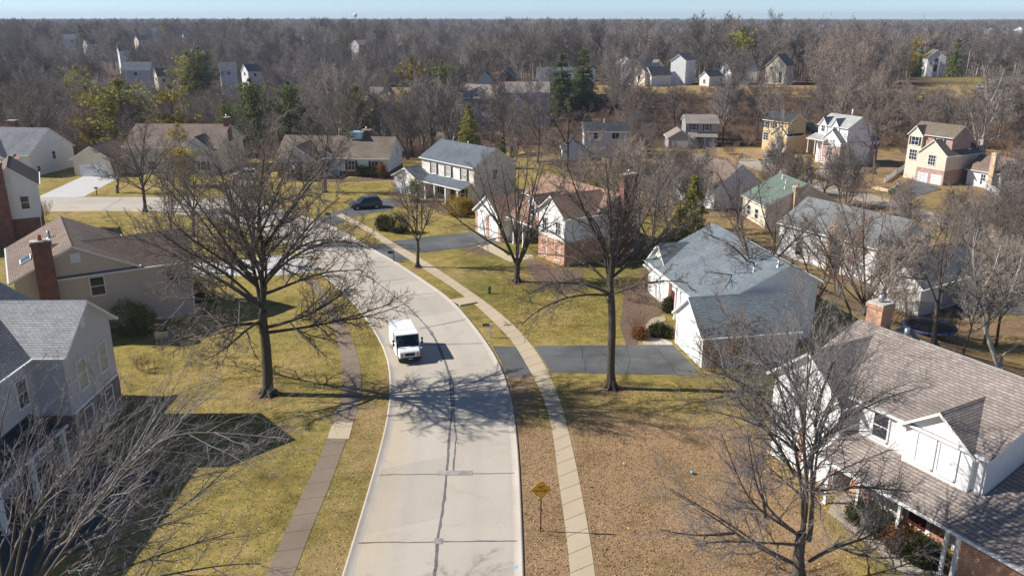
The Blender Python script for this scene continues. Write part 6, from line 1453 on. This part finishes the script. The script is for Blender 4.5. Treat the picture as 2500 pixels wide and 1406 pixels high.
def mailbox(base, label, post='post_wood', box='black', rz=0.0, h=1.05, side=1, white_marks=False, arm=True):
    r = empty('mailbox', base, rz, label, 'mailbox')
    b = MB(); b.box(-.05, .05, -.05, .05, -.3, h+.22)
    if arm: b.box(-.05, side*.62, -.04, .04, h-.09, h-.01)
    b.build('post', mt[post], r)
    b = MB(); n = 8; w, hh = .10, .12; prof = [(-w, 0), (w, 0), (w, hh)]+[(w*math.cos(a*math.pi/n), hh+w*math.sin(a*math.pi/n)) for a in range(1, n)]+[(-w, hh)]
    x0, x1 = (side*.10, side*.66) if arm else (-.28, .28)
    b.prism(prof, lambda y, z: (x0, y, h+z), lambda y, z: (x1, y, h+z)); bx_ = b.build('box', mt[box], r)
    b = MB(); e = x1+(.012 if x1 > x0 else -.012); b.prism([(a*1.06, c*1.03) for a, c in prof], lambda y, z: (min(x1, e), y, h+z), lambda y, z: (max(x1, e), y, h+z)); b.build('door', mt[box], bx_)
    b = MB(); b.box((x0+x1)/2-.02, (x0+x1)/2+.02, .10, .115, h+.1, h+.3); b.build('signal_flag', mt['door_red'], bx_)
    if white_marks:
        b = MB()
        for i in range(5): x = x0+(x1-x0)*(i+1.2)/7.4; b.box(x-.022, x+.022, -.1035, -.100, h+.05, h+.12)
        b.build('number_marks', mt['trim'], bx_)
    return r
mt['post_wood'] = m_plain('dark_wood_post', (.085, .055, .04, 1), .9, .3, 4); mt['post_tan'] = m_plain('brown_wood_post', (.16, .09, .06, 1), .9, .3, 4); mt['navy'] = m_plain('navy_box_paint', (.03, .05, .085, 1), .5, .1)
mailbox(W(962, 639), 'black mailbox on a dark wooden post where the asphalt apron meets the kerb', side=-1, rz=.2)
mailbox(W(1198, 824), 'black mailbox with white marks on a white post beside the pavement', 'trim', side=-1, white_marks=True)
mailbox(W(770, 682), 'black mailbox on a slim white post at the pale concrete driveway', 'trim', side=1, white_marks=True)
mailbox(W(237, 477), 'navy mailbox on a brown post beside the far left concrete driveway', 'post_tan', 'navy', arm=False)
mailbox(W(807, 542), 'dark mailbox near the mouth of the blue car driveway', side=-1, rz=.4)
mailbox(gp(1858, 402), 'dark mailbox on the lower street, left one of two posts', side=-1); mailbox(gp(1868, 402), 'dark box on a post on the lower street, right one of two posts', arm=False)
p = W(1195, 717); r = empty('utility_pedestal', p, 0, 'short dark green utility pedestal in the lawn above the storm drain', 'utility box')
b = MB(); b.lathe([(.13, -.1), (.13, .55), (.145, .56), (.145, .70), (.12, .76), (0, .78)], (0, 0, 0), 14); b.build('housing', m_plain('green_pedestal', (.025, .075, .05, 1), .5, .1), r)
b = MB(); b.box(-.05, .05, -.14, -.128, .3, .42); b.build('label_plate', mt['metal'], r)
p = W(1690, 1157); b = MB(); n = 14; b.lathe([(.12*math.sin(math.pi*i/12), .12-.12*math.cos(math.pi*i/12)) for i in range(13)], (0, 0, 0), 18); o = b.build('ball', m_plain('sky_blue_ball', (.10, .36, .48, 1), .4, .25, 5)); o.location = p; tag(o, 'sky blue play ball lying on the brown lawn', 'ball')
oy = m_plain('orange_flag', (.85, .16, .03, 1), .6, .05); yl = m_plain('yellow_flag', (.75, .55, .04, 1), .6, .05)
for i, (px, py, m, lab) in enumerate([(1349, 1052, oy, 'orange marker flag at the pavement edge farthest up the strip'), (1341, 1112, oy, 'orange marker flag in the strip above the sign'), (1441, 1230, oy, 'orange marker flag on the lawn side of the pavement, level with the sign plate'), (1459, 1342, oy, 'orange marker flag on the lawn side of the pavement, nearest the viewer'), (1427, 1190, oy, 'orange-red marker flag by the rusty stain on the pavement edge'),
                                     (1524, 1144, yl, 'yellow marker flag alone on the brown lawn'), (1536, 1303, yl, 'yellow marker flag at the tip of the sign shadow'), (1366, 1287, yl, 'yellow marker flag in the strip right of the sign post'), (1322, 1028, yl, 'yellow marker flag in the strip beyond the sign'), (1030, 655, yl, 'yellow marker flag at the foot of the small forked tree')]):
    r = empty('marker_flag', W(px, py), .4*i, lab, 'marker flag', 'utility marker flags in the grass'); b = MB(); b.tube([(0, 0, -.05), (.02, 0, .42)], .004, 5); b.build('wire', mt['metal'], r)
    b = MB(); b.prism([(.02, .30), (.145, .29), (.15, .39), (.02, .40)], lambda x, z: (x, -.003+.03*x, z), lambda x, z: (x, .003+.04*x, z)); b.build('pennant', m, r)
r = empty('street_lamp', W(726, 506), 0, 'thin dark lamp post at the edge of the ranch house lawn', 'street lamp'); b = MB(); b.tube([(0, 0, -.2), (0, 0, .6), (0, 0, 5.6)], [.08, .055, .04], 8); b.build('pole', mt['post_wood'], r)
b = MB(); b.lathe([(.03, 5.5), (.16, 5.62), (.19, 5.95), (.08, 6.08), (0, 6.14)], (0, 0, 0), 10); b.build('lantern', mt['glass_white'], r)
# storm drain
r = empty('storm_drain', W(1128, 738), math.atan2(5, -3), 'concrete storm drain inlet with dark mouth set into the kerb', 'drain'); b = MB(); b.box(-1.0, .9, -1.1, .75, -.2, .16); b.build('inlet_slab', mt['walk_tan'], r, bevel=.03)
b = MB(); b.box(-.8, .7, .752, .76, .0, .12); b.build('inlet_mouth', mt['black'], r)
# air conditioners
for px, py, lab, s in ((91, 418, 'green air conditioner beside the white gable wall, left one', 1.2), (151, 408, 'green air conditioner beside the white gable wall, right one', 1.3), (400, 828, 'grey air conditioner in the shade of the tan house', .9)):
    r = empty('air_conditioner', W(px, py), .1, lab, 'air conditioner'); b = MB(); q = s*.62; b.box(-q, q, -q*.8, q*.8, 0, s*.95)
    for i in range(7): b.box(-q-.01, q+.01, -q*.8-.01, q*.8+.01, s*(.12+.11*i), s*(.16+.11*i))
    b.build('casing', m_plain('ac_green', (.03, .07, .065, 1), .5, .1) if px < 300 else mt['metal'], r); b = MB(); b.lathe([(0, .0), (q*.7, 0), (q*.7, .03), (q*.6, .05), (0, .05)], (0, 0, s*.95), 16); b.build('fan_grille', mt['black'], r)
# flag on the white gabled house
fx, fy, fz = at(44, 386, 138.5); r = empty('house_flag', (fx, fy, fz), 0, 'small red and white striped flag with blue corner on the white gabled house front', 'flag'); b = MB(); b.tube([(-.9, .3, .55), (.1, -.6, 1.1)], .02, 6); b.build('flag_staff', mt['trim'], r)
b = MB()
for i in range(13): b.prism([(-.75, .62-.07*i), (.45, .82-.07*i), (.45, .75-.07*i), (-.75, .55-.07*i)], lambda x, z: (x, -.15-.3*x, z), lambda x, z: (x, -.13-.3*x, z), i % 2)
b.prism([(-.752, .63), (-.25, .71), (-.25, .24), (-.752, .16)], lambda x, z: (x, -.16-.3*x, z), lambda x, z: (x, -.12-.3*x, z), 2)
b.build('cloth', [m_plain('flag_red', (.5, .04, .05, 1), .7, .05), mt['trim'], mt['navy']], r)
# trampoline
p = gp(2266, 815); r = empty('trampoline', p, .3, 'round black trampoline with net enclosure behind the large white house', 'trampoline'); TR = 2.5
b = MB(); b.lathe([(0, .82), (TR*.86, .84)], (0, 0, 0), 36); b.build('jump_mat', m_plain('black_mat', (.02, .022, .03, 1), .6, .1), r)
b = MB(); b.lathe([(TR*.86, .85), (TR, .88), (TR+.03, .84), (TR, .78)], (0, 0, 0), 36); b.build('edge_pad', m_plain('blue_pad', (.05, .08, .2, 1), .5, .1), r)
net = N('safety_net'); tr_ = net.n('ShaderNodeBsdfTransparent'); mx = net.n('ShaderNodeMixShader'); mx.inputs[0].default_value = .38; net.b.inputs['Base Color'].default_value = (.03, .03, .03, 1); net.l(tr_.outputs[0], mx.inputs[1]); net.l(net.b.outputs[0], mx.inputs[2]); net.l(mx.outputs[0], net.t.nodes['Material Output'].inputs['Surface'])
b = MB(); b.lathe([(TR*.9, .9), (TR*.94, 1.8), (TR*.97, 2.6)], (0, 0, 0), 36); b.build('safety_net', net.mat, r)
for i in range(8):
    a = i*math.pi/4; c, s = math.cos(a), math.sin(a); b = MB(); b.tube([(c*(TR+.05), s*(TR+.05), 0), (c*(TR+.05), s*(TR+.05), 2.7)], .025, 6); b.build('net_pole', mt['black'], r)
    if i % 2 == 0: b = MB(); b.tube([(c*(TR-.1), s*(TR-.1), .8), (c*(TR-.1), s*(TR-.1), -.1)], .03, 6); b.build('leg', mt['metal'], r)
# fences, railing, planter, panel
def picket(name, a, c, h, label, cat, step=.16, mat='trim', gaps=True):
    a, c = Vector(a), Vector(c); d = c-a; L = Vector((d.x, d.y)).length; rz = math.atan2(d.y, d.x); r = empty(name, a, rz, label, cat); n = int(L/step); dz = d.z
    b = MB()
    for i in range(n): x = L*(i+.5)/n; z = dz*(i+.5)/n; b.box(x-step*.36, x+step*.36, -.012, .012, z+.05, z+h)
    b.build('pickets', mt[mat], r)
    b = MB()
    for q in (.25, h-.2): b.prism([(0, q), (L, q+dz), (L, q+dz+.07), (0, q+.07)], lambda x, z: (x, .013, z), lambda x, z: (x, .05, z))
    b.build('rail', mt[mat], r)
    for i in range(max(2, int(L/2.4))+1):
        m = max(2, int(L/2.4)); x = L*i/m; z = dz*i/m; b = MB(); b.box(x-.05, x+.05, .05, .15, z-.4, z+h+.1); b.build('fence_post', mt[mat], r)
picket('picket_fence', gp(2385, 452), gp(2436, 479), 1.3, 'white picket fence running to the small white house at the right edge', 'fence')
picket('stair_railing', gp(2160, 447), gp(2207, 414), 1.0, 'white railing climbing beside the steps to the cream gabled house', 'railing', .3)
picket('lattice_panel', gp(2363, 756), gp(2407, 754), 1.6, 'pale lattice panel standing behind the trampoline yard', 'panel', .12)
p0, p1, p2 = gp(2130, 460), gp(2170, 470), gp(2192, 455); r = empty('stone_planter', p0, 0, 'low tan stone planter at the foot of the white railing', 'planter'); b = MB()
for a, c in ((p0, p1), (p1, p2)):
    a, c = Vector(a)-Vector(p0), Vector(c)-Vector(p0); t = (c-a).normalized(); n_ = Vector((-t.y, t.x, 0))*.25
    for i in range(3): b.add([tuple(q+Vector((0, 0, z))) for z in (-.3+.3*i, -.02+.3*i) for q in (a-n_, c-n_, a+n_, c+n_)], [(0, 2, 3, 1), (4, 5, 7, 6), (0, 1, 5, 4), (2, 6, 7, 3), (0, 4, 6, 2), (1, 3, 7, 5)])
b.build('stone_courses', mt['tan_brick'], r)
for px, py, lab in ((365, 912, 'thin dark garden stake in the lawn, left one'), (380, 908, 'thin dark garden stake in the lawn, right one')):
    b = MB(); b.tube([(0, 0, -.2), (0, 0, 1.1)], .02, 6); b.tube([(-.12, 0, 1.0), (.12, 0, 1.02)], .012, 6); o = b.build('garden_stake', mt['post_wood']); o.location = W(px, py); tag(o, lab, 'stake')
# poles and wires by the far road
mt['pole'] = m_plain('weathered_pole', (.40, .34, .28, 1), .9, .2, 3)
PL = [((2369, 124), (2361, 178), 372), ((2397, 124), (2393, 164), 420), ((2422, 124), (2411, 172), 392), ((2406, 163), (2398, 216), 330), ((2298, 127), (2289, 196), 345), ((2444, 160), (2439, 186), 385), ((2494, 141), (2487, 168), 430), ((2481, 153), (2475, 192), 365)]
names_ = ('left of the tall dark spruce road edge', 'behind the road, next to the farthest houses', 'tallest of the far road, with two crossarms', 'nearest the pale car', 'in front of the white gabled house', 'short, just right of the dark car', 'at the right edge, farthest away', 'at the right edge, standing by the road')
tops = []
for (t, q, Y), nm in zip(PL, names_):
    x, y, z = at(t[0], t[1], Y); g = tz(x, y); r = empty('utility_pole', (x, y, g), .3, 'bare wooden utility pole, '+nm, 'utility pole', 'utility poles along the far road'); b = MB(); b.tube([(0, 0, -.5), (0, 0, z-g)], [.19, .12], 8); b.build('pole', mt['pole'], r)
    if nm[0] != 's': b = MB(); b.box(-1.3, 1.3, -.06, .06, z-g-.7, z-g-.55); b.build('crossarm', mt['pole'], r)
    tops.append((x, y, z-.6))
def wire(pts, label):
    b = MB()
    for p_, q_ in zip(pts, pts[1:]):
        p_, q_ = Vector(p_), Vector(q_); b.tube([p_.lerp(q_, t)-Vector((0, 0, 1.2*4*t*(1-t))) for t in [i/8 for i in range(9)]], .035, 4)
    tag(b.build('power_line', mt['metal']), label, 'power line', 'power lines by the far road')
wire([at(2180, 116, 350), tops[4], tops[0], at(2540, 182, 368)], 'upper power line sagging past the white gabled house')
wire([at(2180, 128, 350), at(2296, 150, 345), at(2366, 166, 372), at(2540, 187, 366)], 'lower power line sagging past the white gabled house')
# skyline: water tower, mast and pylons
x, y, z = at(868, 52, 2700); g = tz(x, y); zt = at(868, 38, 2700)[2]; r = empty('water_tower', (x, y, g), 0, 'white ball-shaped water tower on the skyline', 'water tower'); b = MB(); b.tube([(0, 0, 0), (0, 0, zt-g)], [2.2, 1.6], 14); b.build('column', mt['trim'], r)
b = MB(); b.lathe([(6.6*math.sin(math.pi*i/14), -6.0*math.cos(math.pi*i/14)) for i in range(15)], (0, 0, zt-g), 20); b.build('tank', mt['trim'], r)
def mast(px, top, Y, w, arms, name, label, cat):
    x, y, z = at(px, top, Y); g = tz(x, y); r = empty(name, (x, y, g), .2, label, cat); h = z-g; b = MB()
    for i in range(4): a = i*math.pi/2+.78; b.tube([(w*math.cos(a), w*math.sin(a), 0), (.15*math.cos(a), .15*math.sin(a), h)], .14, 4)
    n = 8
    for i in range(n):
        f0, f1 = w*(1-i/n), w*(1-(i+1)/n)
        for k_ in range(4): a, c = k_*math.pi/2+.78, (k_+1)*math.pi/2+.78; b.tube([(f0*math.cos(a), f0*math.sin(a), h*i/n), (f1*math.cos(c), f1*math.sin(c), h*(i+1)/n)], .09, 3)
    b.build('lattice', mt['metal'], r)
    if arms:
        b = MB()
        for f, l in arms: b.tube([(-l, 0, h*f), (l, 0, h*f)], .16, 4)
        b.build('crossarm', mt['metal'], r)
mast(846, 26, 2600, 1.0, None, 'radio_mast', 'thin radio mast left of the water tower on the skyline', 'mast')
for px, top, Y, lab in ((2030, 30, 2300, 'tallest lattice pylon on the right-hand skyline'), (2011, 35, 2400, 'lattice pylon just left of the tallest one'), (2078, 40, 2500, 'small lattice pylon right of the tallest one'), (1761, 42, 2500, 'faint lattice pylon above the ridge houses'), (2258, 37, 2500, 'lattice pylon above the yellow-topped pine'), (1780, 46, 2600, 'very small pylon beside the faint one')):
    mast(px, top, Y, 2.6, ((.95, 3.5), (.8, 4.5)), 'transmission_tower', lab, 'pylon')

# ---------------------------------------------------------------- air, light, camera
zmin = float(GZ.min())
hz_ = MB(); hz_.box(-6700, 6700, -700, 8200, zmin-1.0, 78.0); ho = hz_.build('haze', bpy.data.materials.new('haze_air')); tag(ho, kind='stuff')
hm = ho.data.materials[0]; hm.use_nodes = True; hm.node_tree.nodes.remove(hm.node_tree.nodes['Principled BSDF'])
pv = hm.node_tree.nodes.new('ShaderNodeVolumePrincipled'); pv.inputs['Color'].default_value = (.66, .80, 1.0, 1); pv.inputs['Density'].default_value = HAZE; pv.inputs['Anisotropy'].default_value = .15
hm.node_tree.links.new(pv.outputs[0], hm.node_tree.nodes['Material Output'].inputs['Volume'])
w = bpy.data.worlds.new('World'); sc.world = w; w.use_nodes = True; nt = w.node_tree; bg = nt.nodes['Background']
sky = nt.nodes.new('ShaderNodeTexSky'); sky.sky_type = 'NISHITA'; sky.sun_disc = False; sky.sun_elevation = SUN_EL; sky.sun_rotation = math.atan2(SUN_AZ[0], SUN_AZ[1])
sky.altitude = 150; sky.air_density = 0.55; sky.dust_density = 0.0; sky.ozone_density = 3.0
nt.links.new(sky.outputs[0], bg.inputs['Color']); bg.inputs['Strength'].default_value = SKY
sl = bpy.data.lights.new('sun', 'SUN'); sl.energy = SUN; sl.angle = R(.5); sl.color = (1, .955, .88); so_ = bpy.data.objects.new('sun', sl); col.objects.link(so_)
az = Vector((SUN_AZ[0], SUN_AZ[1], 0)).normalized(); dv = -(az*math.cos(SUN_EL)+Vector((0, 0, math.sin(SUN_EL)))); so_.rotation_euler = dv.to_track_quat('-Z', 'Y').to_euler()
so_.location = (0, 0, 60)
cd = bpy.data.cameras.new('camera'); cd.sensor_width = 36; cd.lens = 36*FP/2500; cd.clip_start = .5; cd.clip_end = 20000
co = bpy.data.objects.new('camera', cd); col.objects.link(co); co.location = (0, 0, CH); co.rotation_euler = (math.pi/2-PIT, 0, 0); sc.camera = co
vs_ = sc.view_settings; vs_.view_transform = 'Standard'; vs_.look = 'None'; vs_.exposure = EXPO; vs_.gamma = 1
sc.cycles.max_bounces = 6; sc.cycles.diffuse_bounces = 3; sc.cycles.transparent_max_bounces = 8; sc.cycles.volume_bounces = 0; sc.cycles.use_denoising = True; sc.cycles.denoiser = 'OPENIMAGEDENOISE'; sc.cycles.denoising_input_passes = 'RGB_ALBEDO_NORMAL'; sc.cycles.denoising_prefilter = 'NONE'
sc.cycles.use_adaptive_sampling = True; sc.cycles.adaptive_threshold = .012
